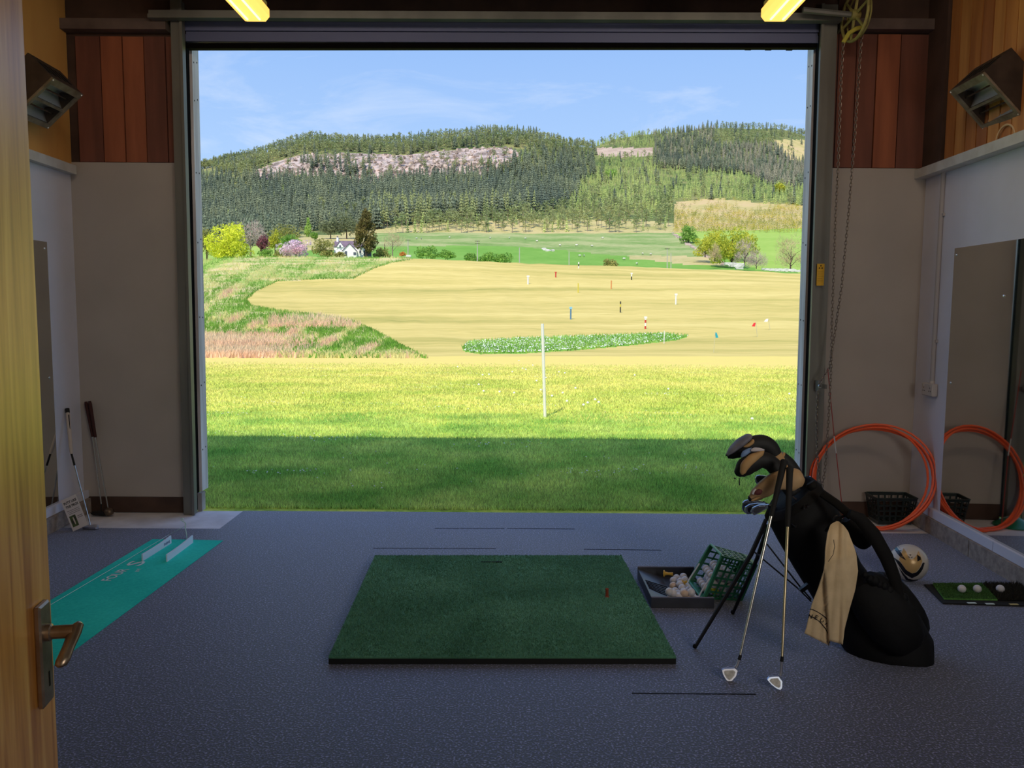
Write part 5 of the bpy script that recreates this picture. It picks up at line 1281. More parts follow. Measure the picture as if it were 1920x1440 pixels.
# ------------------------------------------------------------------ towel
rows_ = [(((1568, 978), (1573, 979))), ((1557, 985), (1580, 985)), ((1551, 1000), (1590, 998)), ((1547, 1028), (1598, 1020)), ((1546, 1055), (1605, 1040)), ((1544, 1070), (1608, 1070)), ((1533, 1105), (1603, 1105)), ((1522, 1132), (1592, 1140)), ((1516, 1155), (1587, 1160)), ((1512, 1175), (1582, 1180)), ((1508, 1187), (1580, 1208))]
YT = 3.33
def tow(u, v, off=0.0):
    f_ = v * (len(rows_) - 1); i = min(int(f_), len(rows_) - 2); s = f_ - i
    (l0, r0_), (l1, r1) = rows_[i], rows_[i + 1]
    lx, ly = l0[0] * (1 - s) + l1[0] * s, l0[1] * (1 - s) + l1[1] * s; rx, ry = r0_[0] * (1 - s) + r1[0] * s, r0_[1] * (1 - s) + r1[1] * s
    if v > .97: ly2 = ly + (max(0, u) ** .8) * 26; ry2 = ry
    px_ = lx + (rx - lx) * u; py_ = ly + (ry - ly) * u
    if v > .8 and u < .66: py_ = py_ + (v - .8) / .2 * 10 * (u / .66)
    rg_ = 1547 + (py_ - 1068) * .066
    fold = .007 * min(1.0, abs(px_ - 1580) / 7) + .0025 * math.sin(px_ * .35 + py_ * .03)
    if py_ > 1062: fold += .022 * min(1.0, (py_ - 1062) / 30) * min(1.0, max(0.0, (rg_ - px_) / 1.6))
    if px_ > 1581: fold += .0009 * (px_ - 1581)
    return P(px_, py_, YT + .11 * max(0, 1 - v * 2.5) + fold + off)
NU, NV = 60, 44
t = thing('golf_towel', 'beige towel with a printed arc of lettering hanging from the bag', 'towel', P(1570, 980, YT + .11))
g = [[tow(i / NU, j / NV) for i in range(NU + 1)] for j in range(NV + 1)]
b = MB(); b.rings(g, False, closed=False)
m_tow = mat('beige_terry', C(226, 200, 160), .95, 0, C(210, 184, 144), 14, bump=.5, bscale=260, bdist=.002)
ob = b.build('cloth', m_tow, t, True, auto=False)
md = ob.modifiers.new('thick', 'SOLIDIFY'); md.thickness = .004
def tow_px(px_, py_, off=-.005):
    """towel surface point under a picture position"""
    v = min(max((py_ - 978) / 209.0, 0), 1); best = None
    for k in range(12):
        f_ = v * (len(rows_) - 1); i = min(int(f_), len(rows_) - 2); s = f_ - i
        (l0, r0_), (l1, r1) = rows_[i], rows_[i + 1]; lx = l0[0] * (1 - s) + l1[0] * s; rx = r0_[0] * (1 - s) + r1[0] * s; u = min(max((px_ - lx) / (rx - lx), 0), 1)
        q = proj(tow(u, v)); v = min(max(v + (py_ - q[1]) / 240.0, 0), 1)
    p = tow(u, v); return P(px_, py_, p.y + off)
def arc(pts, wpx, name):
    up_ = []
    for i in range(len(pts) - 1):
        for k in range(5): s = k / 5; up_.append((pts[i][0] * (1 - s) + pts[i + 1][0] * s, pts[i][1] * (1 - s) + pts[i + 1][1] * s))
    up_.append(pts[-1]); MB().tube([tow_px(x, y) for x, y in up_], (wpx * YT / F, .0012), 6).build(name, m_ink, t)
arc([(1518, 1142), (1524, 1143), (1532, 1147), (1541, 1152.5), (1548, 1158), (1553, 1164)], .9, 'printed_arc')
arc([(1516, 1154), (1520, 1155.5), (1527, 1158.5), (1534, 1163.5), (1541, 1170), (1548, 1179), (1552, 1188), (1554.5, 1198), (1556, 1206)], .9, 'printed_arc')
cx_, cyy = 1508.0, 1206.0
for ch, ax_, rd, sz_ in (('|', 80, 56, .026), ('E', 67, 57, .027), ('U', 56, 57.5, .027), ('R', 43, 58.5, .027)):
    a = math.radians(ax_); px_, py_ = cx_ + rd * math.cos(a) * .98, cyy - rd * math.sin(a) * .92
    p_ = tow_px(px_, py_); xd_ = Vector((math.sin(a), 0, -math.cos(a) * .95)); yd_ = Vector((math.cos(a), 0, math.sin(a)))
    if ch == '|': ch = 'N'
    text_mesh('printed_letter', ch, p_ - xd_ * .006 - yd_ * .008 + Vector((0, -.002, 0)), xd_, yd_, sz_, m_ink, t, .0006, bold=.008)
MB().tube([P(1563, 1012, YT - .012), P(1565, 1025, YT - .012), P(1562, 1040, YT - .014), P(1553, 1053, YT - .016)][::1], .0012, 5).build('stitched_loop', m_ink, t)
tag(MB().torus(P(1570, 975, 3.47), .018, .004, (0, 1, 0), 18, 6).build('towel_clip', m_alu, None, True, loc=P(1570, 975, 3.47)), 'black clip ring holding the towel on the bag', 'clip')

# ================================================================== OUTSIDE
# the tall white post and practice balls on the lawn
gpst = ground_px(1022, 783); gpst.z = ground_at(gpst.x, gpst.y)
m_wp = mat('white_plastic_post', C(236, 236, 236), .4)
tpx = P(1017, 607, gpst.y)
tag(MB().tube([gpst - vz * .02, tpx], .0215, 12).build('marker_pole', m_wp, None, True, loc=gpst), 'tall plain white pole standing alone on the near lawn', 'pole')
lawn_balls = [(960.5, 699.6), (973, 678), (980, 693), (986, 695), (999, 687), (1006, 717), (1023.5, 711), (1014, 734.5), (964, 740), (1055, 740), (1079, 731), (1063, 756), (1094, 763), (1102, 759), (1116, 753), (1122.5, 758), (1059, 702), (1048, 700), (1035, 746), (897.7, 724), (906.7, 736.7), (936.7, 738), (905, 705.7), (917, 704.7), (1253, 732.7), (1190, 706), (1410, 790), (858, 690), (1480, 742)]
for i, (px_, py_) in enumerate(lawn_balls):
    p = ground_px(px_, py_); p.z = ground_at(p.x, p.y) + RB + .012
    if 12 <= i <= 15: lb2, gp_ = 'one of four golf balls close together right of the white pole', 'four golf balls by the white pole'
    elif i in (24, 25, 26, 28): lb2, gp_ = 'stray golf ball far right on the sunny lawn', 'stray golf balls right'
    elif px_ < 1017: lb2, gp_ = 'golf ball on the sunny lawn left of the white pole', 'golf balls left of the pole'
    else: lb2, gp_ = 'scattered golf ball on the sunny lawn just right of the white pole', 'scattered golf balls right of the pole'
    golf_ball(p, m_grass_ball, lb2, gp_)

# grass blades
def grass(name, n, sampler, h, w_, lean, m):
    ps = sampler(n); V, T = blades(ps, h(ps) if callable(h) else h, w_, lean); o = fast_mesh(name, V, T, m); o['kind'] = 'stuff'; return o
def lawn_sampler(y0, y1, pw):
    def f(n):
        s = NR.random(n); y = 1 / ((1 / y0) * (1 - s) + (1 / y1) * s) if pw == 2 else y0 * (y1 / y0) ** s
        if y0 > 9: y = y0 + (y1 - y0) * (NR.random(n) * .62 + NR.random(n) * .38) ** 1.25
        x = NR.uniform(-.5, .46, n) * y; xs = x + 0
        z = np.interp(y, G[nC // 2, :, 1], G[nC // 2, :, 2]); return np.stack([xs, y, z], 1)
    return f
m_bl = leafmat('grass_blade', C(100, 134, 66), C(150, 160, 94), 1.1, .6, k=2.35)
m_bl2 = leafmat('golden_grass_blade', C(142, 154, 76), C(184, 172, 104), .5, .5, k=1.95)  # golden tone of the drier grass farther out
grass('lawn_blades', 330000, lambda n: np.concatenate([lawn_sampler(6.2, 12, 2)(n - n // 4), lawn_sampler(6.2, 19, 2)(n // 4)]), .035, .006, .9, m_bl)
grass('lawn_blades', 150000, lawn_sampler(11, 27, 1), .04, .014, .9, m_bl2)
# daisies and clover heads
cl_ = []
for k in range(46):
    y = R.uniform(7, 22) if k > 8 else R.uniform(6.6, 9.2); x = R.uniform(-.38, .36) * y
    for j in range(R.randint(6, 26) if k > 8 else 3): cl_.append((x + R.gauss(0, .22 + y * .01), y + R.gauss(0, .12), 0))
cl_ = np.array(cl_); cl_ = cl_[cl_[:, 1] > 6.3]; cl_[:, 2] = np.interp(cl_[:, 1], G[nC // 2, :, 1], G[nC // 2, :, 2]) + .03
def dots(pos, r_):
    n = len(pos); r_ = np.asarray(r_) * np.ones(n); a = NR.uniform(0, 6.3, n); k = 5; V = np.zeros((n, k, 3))
    for j in range(k): V[:, j] = pos + np.stack([np.cos(a + j * 2 * np.pi / k) * r_, np.sin(a + j * 2 * np.pi / k) * r_ * .9, .25 * r_ * (j % 2)], 1)
    V = np.concatenate([V, (pos + np.array([0, 0, 1]) * (r_ * .8)[:, None])[:, None, :]], 1)
    b0 = np.arange(n)[:, None] * (k + 1); T = np.concatenate([np.stack([b0[:, 0] + j, b0[:, 0] + (j + 1) % k, b0[:, 0] + k], 1) for j in range(k)])
    return V.reshape(-1, 3), T
V, T = dots(cl_, NR.uniform(.006, .010, len(cl_))); o = fast_mesh('daisies', V, T, mat('daisy_petal', C(232, 232, 228), .7)); tag(o, 'small white daisies and clover heads dotted over the near lawn', 'flowers', kind='stuff')

def sample_poly(poly, n, far=False, x0=None, x1=None):
    xs = [p[0] for p in poly]; ys = [p[1] for p in poly]; out = []
    a, b_ = (max(min(xs), 180) if x0 is None else x0), (min(max(xs), 1730) if x1 is None else x1)
    while len(out) < n:
        x, y = R.uniform(a, b_), R.uniform(min(ys), max(ys))
        if inpoly(np.array([x]), np.array([y]), poly)[0]: out.append((x, y))
    return out
pp = sample_poly(CLOVER, 2600); pos = []
for x, y in pp:
    if R.random() > (.95 - (x - 866) / 500 * .6) : continue
    pos.append(ground_px(x, y))
pos = np.array([tuple(p) for p in pos]); pos[:, 2] += .10
V, T = dots(pos, .07); o = fast_mesh('clover_flowers', V, T, MATS['daisy_petal']); tag(o, 'white flowers in the green oval patch on the range', 'flowers', kind='stuff')
V, T = blades(np.array([tuple(ground_px(x, y)) for x, y in sample_poly(CLOVER, 5000)]), .28, .12, .8)
o = fast_mesh('clover_blades', V, T, leafmat('clover_blade', C(96, 132, 56), C(130, 156, 78), .1, .3, k=1.75)); o['kind'] = 'stuff'
# rough grass tufts on the bank
rp = sample_poly(ROUGH, 23000); gps = []; cls = []
for x, y in rp:
    p = ground_px(x, y); v = math.sin(x * .05 + 2.1) * math.sin(y * .13 + x * .02) + .5 * math.sin(x * .13 + y * .21) + R.uniform(-.4, .4)
    low = max(0, min(1, (y - 560) / 60)) 
    k = 1 if (v > 1.0 and y > 540) or (y > 628 and x < 545 + R.uniform(-60, 60)) else (2 if v > (-.1 if y < 540 else .35) else 0)
    if 595 < y < 615 and 505 < x < 660 and R.random() < .7: k = 1
    if 660 < y < 672 and R.random() < .6: k = 1 if x < 520 else 2
    if y < 530 and k == 1: k = 2
    gps.append(tuple(p)); cls.append(k)
gps = np.array(gps); cls = np.array(cls)
for k, (nm, ca, cb_, hh) in enumerate((('green_tufts', C(86, 124, 44), C(116, 148, 62), .35), ('russet_tufts', C(196, 152, 128), C(212, 176, 148), .6), ('straw_tufts', C(168, 166, 104), C(196, 184, 132), .4))):
    s = gps[cls == k]; s = np.repeat(s, 3, 0) + NR.normal(0, .12, (len(s) * 3, 3)) * np.array([1, 1, 0]); sc_ = np.clip(s[:, 1] / 90, .5, 1.8)
    V, T = blades(s, hh * sc_, .09, .7); V2 = V
    o = fast_mesh(nm, V, T, leafmat(nm, ca, cb_, .05, .25, k=1.55)); o['kind'] = 'stuff'
# darker unmown fringe along the edge of the mown range
fr_p = []
ed = [(772, 486), (735, 492), (700, 503), (662, 522), (600, 523), (520, 527), (480, 545), (460, 562), (470, 575), (520, 583), (600, 592), (660, 603), (700, 620), (745, 645), (797, 672)]
for a, b_ in zip(ed[:-1], ed[1:]):
    for k in range(160):
        s = R.random(); x, y = a[0] * (1 - s) + b_[0] * s + R.gauss(0, 1.5), a[1] * (1 - s) + b_[1] * s + R.gauss(0, .7); fr_p.append(tuple(ground_px(x, y)))
fr_p = np.array(fr_p); V, T = blades(fr_p, .35 * np.clip(fr_p[:, 1] / 120, .4, 1.4), .12, .6); o = fast_mesh('fringe_tufts', V, T, leafmat('fringe_tufts', C(80, 118, 44), C(108, 144, 60), .05, .25, k=1.5)); o['kind'] = 'stuff'

# range markers and flags
def mk_marker(px_, rt, rb_, w_, cols_, lab, cap=None, name='distance_marker', cat='marker'):
    g_ = ground_px(px_, rb_); g_.z = ground_at(g_.x, g_.y); tp_ = P(px_, rt, g_.y); H = tp_.z - g_.z; r_ = w_ * g_.y / F / 2
    t = thing(name, lab, cat, g_); n = len(cols_)
    for i, c_ in enumerate(cols_):
        MB().tube([g_ + vz * (H * i / n - (.05 if i == 0 else 0)), g_ + vz * (H * (i + 1) / n)], r_, 8).build('post' if n == 1 else 'band', c_, t, True)
    if cap: MB().box(g_.x - r_ * 1.7, g_.x + r_ * 1.7, g_.y - r_, g_.y + r_, g_.z + H * .86, g_.z + H * 1.03).build('top_board', cap, t)
mW, mB, mR_, mY, mK, mO = mat('paint_white', C(226, 226, 226), .5), mat('paint_blue', C(90, 128, 160), .5), mat('paint_red', C(190, 60, 50), .5), mat('paint_yellow', C(206, 190, 70), .5), mat('paint_black', C(52, 54, 44), .5), mat('paint_orange', C(214, 140, 80), .5)
mk_marker(990, 517, 533, 3, [mW], 'white range marker farthest left beyond the pole', mW)
mk_marker(1042, 510, 520, 2.4, [mR_], 'short all red range marker near the crest', mR_)
mk_marker(1084, 531, 549, 2.2, [mY], 'faint yellow range marker post')
mk_marker(1146, 526, 542, 2.2, [mO], 'faint orange range marker post')
mk_marker(1184, 512, 525, 2.2, [mK, mW], 'small white topped grey marker near the crest', mW)
mk_marker(1085, 491, 503, 2.2, [mW, mK, mW], 'black and white banded marker on the crest')
mk_marker(1267, 551, 571, 3, [mW], 'white range marker with wide top nearest the right hedge', mW)
mk_marker(1163, 565, 586, 2.4, [mK, mK, mY, mK], 'dark banded range marker between blue and striped ones')
mk_marker(1070, 576, 599, 3, [mB], 'blue range marker with pale blue top', mat('pale_blue_top', C(130, 190, 220), .5))
mk_marker(1210, 594, 617, 3.2, [mR_, mW, mR_, mW], 'red and white striped range marker', mW)
mk_marker(1245, 620, 644, 1.6, [mW], 'slim white cane in the flowery patch')
def flag(px_, rt, rb_, c_, fpx, lab):
    g_ = ground_px(px_, rb_); g_.z = ground_at(g_.x, g_.y); H = P(px_, rt, g_.y).z - g_.z; s = g_.y / F
    t = thing('range_flag', lab, 'flag', g_)
    top_ = Vector((P(px_ + fpx * .4, rt, g_.y).x, g_.y, g_.z + H))
    MB().tube([g_ - vz * .03, top_], .7 * s, 8).build('pole', mat('pale_pole', C(196, 190, 150), .5), t, True)
    q = [top_ - vz * H * .03, top_ - vz * H * .3]; w_ = fpx * s
    MB().prism([q[0], q[1] + Vector((w_ * .2, 0, 0)), q[1] + Vector((w_, .05, .02 * H)), q[0] + Vector((w_ * .5, .05, -.02 * H))], (0, .02, 0)).build('flag_cloth', c_, t)
flag(1338, 622, 661, mat('flag_teal', C(40, 160, 178), .6), 7, 'teal flag on a thin pole, lowest flag on the range')
flag(1420, 604, 632, mat('flag_red', C(212, 40, 50), .6), -7, 'red flag on a thin pole near the right jamb')
flag(1444, 597, 619, mat('flag_white', C(226, 230, 236), .6), -8, 'white flag on a thin pole nearest the right jamb')

# ------------------------------------------------------------------ trees
def conifer_mesh(seed, tiers, seg, wid, trunk, kind):
    rg = random.Random(seed); V = []; T = []; TM = []
    def addt(a, b_, c, m): V.extend([a, b_, c]); k = len(V); T.append((k - 3, k - 2, k - 1)); TM.append(m)
    # trunk (height 1 tree)
    for j in range(5):
        a0, a1 = 2 * math.pi * j / 5, 2 * math.pi * (j + 1) / 5; r1, r2 = .018, .006
        p = [(r1 * math.cos(a0), r1 * math.sin(a0), 0), (r1 * math.cos(a1), r1 * math.sin(a1), 0), (r2 * math.cos(a1), r2 * math.sin(a1), .92), (r2 * math.cos(a0), r2 * math.sin(a0), .92)]
        addt(p[0], p[1], p[2], 1); addt(p[0], p[2], p[3], 1)
    if kind == 'cone':
        for i in range(tiers):
            s = i / (tiers - 1); zt_ = trunk + (1 - trunk) * (s + .9 / tiers) ; zt_ = min(zt_, 1.0); zb = trunk + (1 - trunk) * s * .93
            rad = wid * (1 - s) ** .8 + .03; off = rg.uniform(0, 6)
            for j in range(seg):
                a = off + 2 * math.pi * j / seg + rg.uniform(-.15, .15); rj = rad * rg.uniform(.75, 1.15); da = math.pi / seg * rg.uniform(.8, 1.25); zz = zb - rad * .25 * rg.uniform(.3, 1.2)
                top = (rg.uniform(-.01, .01), rg.uniform(-.01, .01), zt_); tip = (rj * math.cos(a), rj * math.sin(a), zz)
                l_ = (rj * .55 * math.cos(a - da), rj * .55 * math.sin(a - da), zb + (zt_ - zb) * .2); r_ = (rj * .55 * math.cos(a + da), rj * .55 * math.sin(a + da), zb + (zt_ - zb) * .2)
                addt(top, l_, tip, 0); addt(top, tip, r_, 0)
    else:
        for i in range(tiers):
            s = rg.random(); zc2 = trunk + (1 - trunk) * s; rad = wid * math.sqrt(max(.05, 1 - (2 * s - .9) ** 2)) ; a = rg.uniform(0, 6.3); rr2 = rad * rg.uniform(.2, 1)
            c = (rr2 * math.cos(a), rr2 * math.sin(a), zc2)
            for j in range(seg):
                d = [rg.gauss(0, 1) for _ in range(3)]; L2 = math.sqrt(sum(x * x for x in d)) or 1; e_ = .085 * rg.uniform(.6, 1.3); d = [x / L2 * e_ for x in d]; d2 = [rg.gauss(0, .035) for _ in range(3)]
                addt(c, (c[0] + d[0] + d2[0], c[1] + d[1] + d2[1], c[2] + d[2] * .6), (c[0] + d[0] - d2[0], c[1] + d[1] - d2[1], c[2] + d[2] * .6 + abs(d2[2])), 0)
    return np.array(V), np.array(T), np.array(TM)
SPR = [conifer_mesh(10 + i, 8, 8, .24, .08, 'cone') for i in range(4)]
TALL = [conifer_mesh(30 + i, 7, 7, .15, .30, 'cone') for i in range(3)]
PIN = [conifer_mesh(50 + i, 30, 6, .26, .28, 'blob') for i in range(4)]
LAR = [conifer_mesh(70 + i, 7, 7, .19, .03, 'cone') for i in range(3)]
BUS = [conifer_mesh(90 + i, 20, 6, .5, .0, 'blob') for i in range(3)]
m_spr = leafmat('spruce_needles', C(80, 90, 80), C(108, 114, 90), .02, .5, k=1.85); m_pin = leafmat('pine_needles', C(108, 118, 80), C(132, 134, 92), .02, .4, k=2.0)
m_lar = leafmat('larch_needles', C(122, 138, 84), C(150, 158, 98), .02, .35, k=1.9); m_brn = leafmat('grey_green_needles', C(108, 106, 94), C(126, 122, 104), .02, .4, k=2.1)
m_trk = mat('pale_bark', C(140, 126, 112), .9); m_dtrk = mat('dark_bark', C(70, 56, 48), .9)
m_gors = leafmat('gorse_bush', C(118, 132, 52), C(190, 172, 52), .06, .35, k=1.5); m_dbush = leafmat('scrub_bush', C(100, 116, 62), C(128, 134, 84), .03, .35, k=1.6)
KIND = {'spruce': (SPR, m_spr, (15, 20)), 'tall': (TALL, m_pin, (20, 25)), 'pine': (PIN, m_pin, (13, 17)), 'larch': (LAR, m_lar, (9, 13)), 'grey': (SPR, m_brn, (13, 17)), 'gorse': (BUS, m_gors, (3.0, 5)), 'scrub': (BUS, m_dbush, (3, 6)), 'edge': (PIN, m_pin, (12, 17)), 'darkt': (SPR, m_spr, (20, 25))}
Z_A = [(170, 322), (470, 337), (510, 336), (600, 332), (672, 346), (700, 343), (740, 336), (860, 330), (935, 322), (962, 302), (1000, 276), (1060, 280), (1110, 292), (1122, 318), (1092, 345), (1082, 372), (1050, 395), (1000, 403), (900, 415), (800, 420), (740, 426), (640, 438), (560, 430), (170, 430)]
Z_B = [(170, 300), (378, 318), (465, 336), (505, 308), (560, 290), (640, 286), (760, 291), (870, 278), (950, 275), (1000, 280), (1122, 292), (1110, 268), (1040, 258), (930, 245), (760, 262), (572, 258), (480, 285)]
Z_C = [(1122, 296), (1225, 294), (1240, 318), (1300, 322), (1400, 330), (1440, 350), (1725, 372), (1725, 400), (1430, 382), (1360, 374), (1262, 378), (1262, 400), (1060, 400), (1085, 350), (1122, 322)]
Z_D = [(1225, 250), (1320, 238), (1370, 234), (1480, 240), (1725, 250), (1725, 372), (1440, 350), (1400, 328), (1300, 318), (1240, 316), (1224, 292)]
Z_F = [(1112, 268), (1140, 258), (1200, 248), (1290, 244), (1225, 278), (1116, 278)]
Z_E = [(740, 428), (800, 420), (900, 415), (1000, 403), (1050, 395), (1262, 380), (1264, 436), (740, 437)]
trees = []
def fill(poly, dx, dy, kinds, far=True, x0=170, x1=1730, prob=1.0, avoid=()):
    ys = [p[1] for p in poly]; y = min(ys)
    while y < max(ys):
        x = max(min(p[0] for p in poly), x0) + R.uniform(0, dx)
        while x < min(max(p[0] for p in poly), x1):
            xx, yy = x + R.uniform(-.45, .45) * dx, y + R.uniform(-.5, .5) * dy
            if inpoly(xx, yy, poly) and R.random() < prob and not any(inpoly(xx, yy, a) for a in avoid):
                k = kinds(xx, yy); trees.append((xx, yy, k))
            x += dx
        y += dy
fill(Z_A, 8.5, 5.0, lambda x, y: ('tall' if R.random() < .55 else 'darkt') if (y > 396 and 690 < x < 1050) else ('pine' if y < 300 and R.random() < .5 else ('larch' if R.random() < .03 else 'spruce')), avoid=[CLIFF])
fill(Z_B, 6.0, 3.4, lambda x, y: 'pine' if R.random() < .75 else 'spruce', avoid=[CLIFF])
fill(Z_C, 7.5, 4.0, lambda x, y: 'larch' if R.random() < .86 else ('pine' if R.random() < .7 else 'spruce'))
fill(Z_D, 7, 4.0, lambda x, y: ('pine' if R.random() < .8 else 'spruce') if x > 1340 and y < 275 else ('grey' if R.random() < (.8 if x > 1380 else .4) else 'spruce'), avoid=[HEATH])
fill(Z_D, 14, 8, lambda x, y: 'spruce', prob=.12)
fill([(170, 430), (560, 430), (560, 448), (480, 462), (170, 474)], 9, 5.5, lambda x, y: 'spruce')
fill(Z_F, 6, 3.2, lambda x, y: 'larch' if R.random() < .8 else 'pine')
fill(Z_E, 11, 6.0, lambda x, y: 'edge' if R.random() < .8 else 'larch', prob=.8)
fill([(600, 395), (760, 395), (760, 428), (600, 428)], 11, 7, lambda x, y: 'pine', prob=.3)
fill([(1224, 300), (1440, 315), (1440, 330), (1300, 325), (1230, 316)], 7, 3, lambda x, y: 'spruce', prob=.5)
fill(CLIFF, 9, 5, lambda x, y: 'scrub' if R.random() < .75 else 'pine', prob=.42)
fill([(560, 302), (700, 302), (690, 345), (640, 345), (580, 325)], 10, 6, lambda x, y: 'spruce', prob=.5)
fill([(900, 296), (960, 290), (960, 330), (900, 330)], 10, 6, lambda x, y: 'pine' if R.random() < .5 else 'larch', prob=.6)
fill(HEATH, 11, 7, lambda x, y: 'scrub' if R.random() < .5 else 'pine', prob=.4)
fill(GORSE, 3.6, 2.2, lambda x, y: 'gorse' if (y > 392 + 8 * math.sin(x * .05) or R.random() < .15) else 'x', prob=.62)
fill([(1262, 380), (1300, 384), (1262, 436), (1240, 436)], 9, 6, lambda x, y: 'scrub', prob=.6)
fill([(640, 426), (1262, 426), (1262, 438), (640, 438)], 9, 4, lambda x, y: 'scrub', prob=.35)
print('trees', len(trees))
rec = []
for (x, y, k) in trees:
    if k == 'x': continue
    g_ = ground_px(x, y, True); lo, hi = KIND[k][2]; H = R.uniform(lo, hi)
    if y < float(ip(x, SKY)) + 26: H *= R.uniform(.75, 1.05)
    rec.append([H * F / g_.y, x, y, k, g_, H, R.randrange(99), R.uniform(0, 6.28)])
con = sorted([r_ for r_ in rec if r_[3] in ('spruce', 'tall', 'pine', 'larch', 'grey', 'edge', 'darkt')], key=lambda r_: -r_[0])[:300]
ids = set(id(r_) for r_ in con)
def lab_for(x, y, k):
    z = ''
    for lim, nm in ((415, 'above the left jamb end of the garden'), (455, 'above the bright yellow tree'), (510, 'above the pinkish bare tree'), (570, 'above the pink blossom tree'), (625, 'above the rounded olive bush'), (665, 'above the white cottage'), (720, 'above the tall brown conifer'), (780, 'above the white topped pole right of the cottage'), (840, 'above the wide dark green bushes'), (905, 'above the crossarm pole'), (960, 'above the bushes right of the crossarm pole'), (1020, 'above the plain thin pole'), (1080, 'above the thin pole in the green field'), (1140, 'above the lone rounded bush'), (1200, 'left of the tall thin pole'), (1262, 'above the tall thin pole'), (1600, 'near the gorse slope')):
        if x < lim: z = nm; break
    if k in ('tall', 'darkt'): n_ = 'tall straight conifer' if k == 'tall' else 'tall dark conifer'; return '%s in the front row %s' % (n_, z), '%ss %s' % (n_, z)
    if k == 'edge': return 'open olive green pine on the pale strip %s' % z, 'olive pines %s' % z
    if k == 'larch': return 'light green young conifer low on the slope %s' % z, 'light conifers %s' % z
    if k == 'pine': return 'bushy pine in the low forest %s' % z, 'bushy pines %s' % z
    return 'dark pointed spruce low in the forest %s' % z, 'dark spruces %s' % z
tmesh = {}
for r_ in con:
    px_h, x, y, k, g_, H, sd_, rot = r_; pr = KIND[k][0]; vi = sd_ % len(pr); key = (k, vi)
    if key not in tmesh:
        V, T, TM = pr[vi]; ms = []
        for w_, mm, nm in ((0, KIND[k][1], 'crown'), (1, m_trk, 'trunk')):
            tt = T[TM == w_]; us, inv = np.unique(tt, return_inverse=True); o = fast_mesh(nm, V[us], inv.reshape(-1, 3), mm); ms.append(o.data); bpy.data.objects.remove(o)
        tmesh[key] = ms
    lab, gp_ = lab_for(x, y, k); o = thing('conifer_tree', lab, 'tree', g_ - vz * .4, gp_); o.scale = (H,) * 3; o.rotation_euler = (0, 0, rot)
    for nm, me in zip(('crown', 'trunk'), tmesh[key]):
        c = bpy.data.objects.new(nm, me); COL.objects.link(c); c.parent = o
byk = {}
for r_ in rec:
    if id(r_) in ids: continue
    px_h, x, y, k, g_, H, sd_, rot = r_; V, T, TM = KIND[k][0][sd_ % len(KIND[k][0])]
    ca, sa = math.cos(rot), math.sin(rot); W2 = V @ np.array([[ca, sa, 0], [-sa, ca, 0], [0, 0, 1]]) * H + np.array(g_ - vz * .4)
    byk.setdefault(k, []).append((W2, T, TM))
NMS = {'spruce': 'spruce_forest', 'tall': 'tall_conifers', 'darkt': 'dark_conifers', 'pine': 'ridge_pines', 'larch': 'larch_plantation', 'grey': 'grey_green_forest', 'gorse': 'gorse_bushes', 'scrub': 'scrub_bushes', 'edge': 'edge_pines'}
LBS = {'spruce': 'dense dark spruce forest covering the middle of the hill', 'pine': 'olive pines along the ridges', 'larch': 'light green young plantation on the right slope', 'grey': 'grey green forest on the right hill', 'gorse': 'yellow flowering gorse over the pale slope', 'scrub': 'low scrub bushes on crags and forest edges', 'tall': 'tall thin conifers behind the front row', 'darkt': 'dark tall conifers behind the front row', 'edge': 'olive pines set back above the pasture'}
for k, l_ in byk.items():
    off = 0; VS, TS, MS = [], [], []
    for V, T, TM in l_: VS.append(V); TS.append(T + off); MS.append(TM); off += len(V)
    o = fast_mesh(NMS[k], np.concatenate(VS), np.concatenate(TS), [KIND[k][1], m_trk], np.concatenate(MS)); tag(o, LBS[k], 'forest' if k not in ('gorse', 'scrub') else 'bushes', kind='stuff')

# crag boulders
bv = MB()
for (x, y) in sample_poly(CLIFF, 900):
    g_ = ground_px(x, y, True); s = R.uniform(.7, 3.2); pts = []; ro = Matrix.Rotation(R.uniform(0, 3), 3, 'Z') @ Matrix.Rotation(R.uniform(-.7, .7), 3, 'Y')
    for i in range(8):
        d = Vector((1 if i & 1 else -1, 1 if i & 2 else -1, 1 if i & 4 else -1)); pts.append(g_ + ro @ Vector((d.x * s * R.uniform(.4, 1.2), d.y * s * R.uniform(.4, .9), d.z * s * R.uniform(.4, 1.2))))
    bv.hexa([pts[0], pts[1], pts[3], pts[2], pts[4], pts[5], pts[7], pts[6]])
tag(bv.build('crag_rocks', mat('crag_rock', C(196, 178, 168), .9, 0, C(140, 118, 104), .15, island=.5, bump=.8, bscale=.6, bdist=.6)), 'pinkish grey rock outcrops along the crag', 'rocks', kind='stuff')

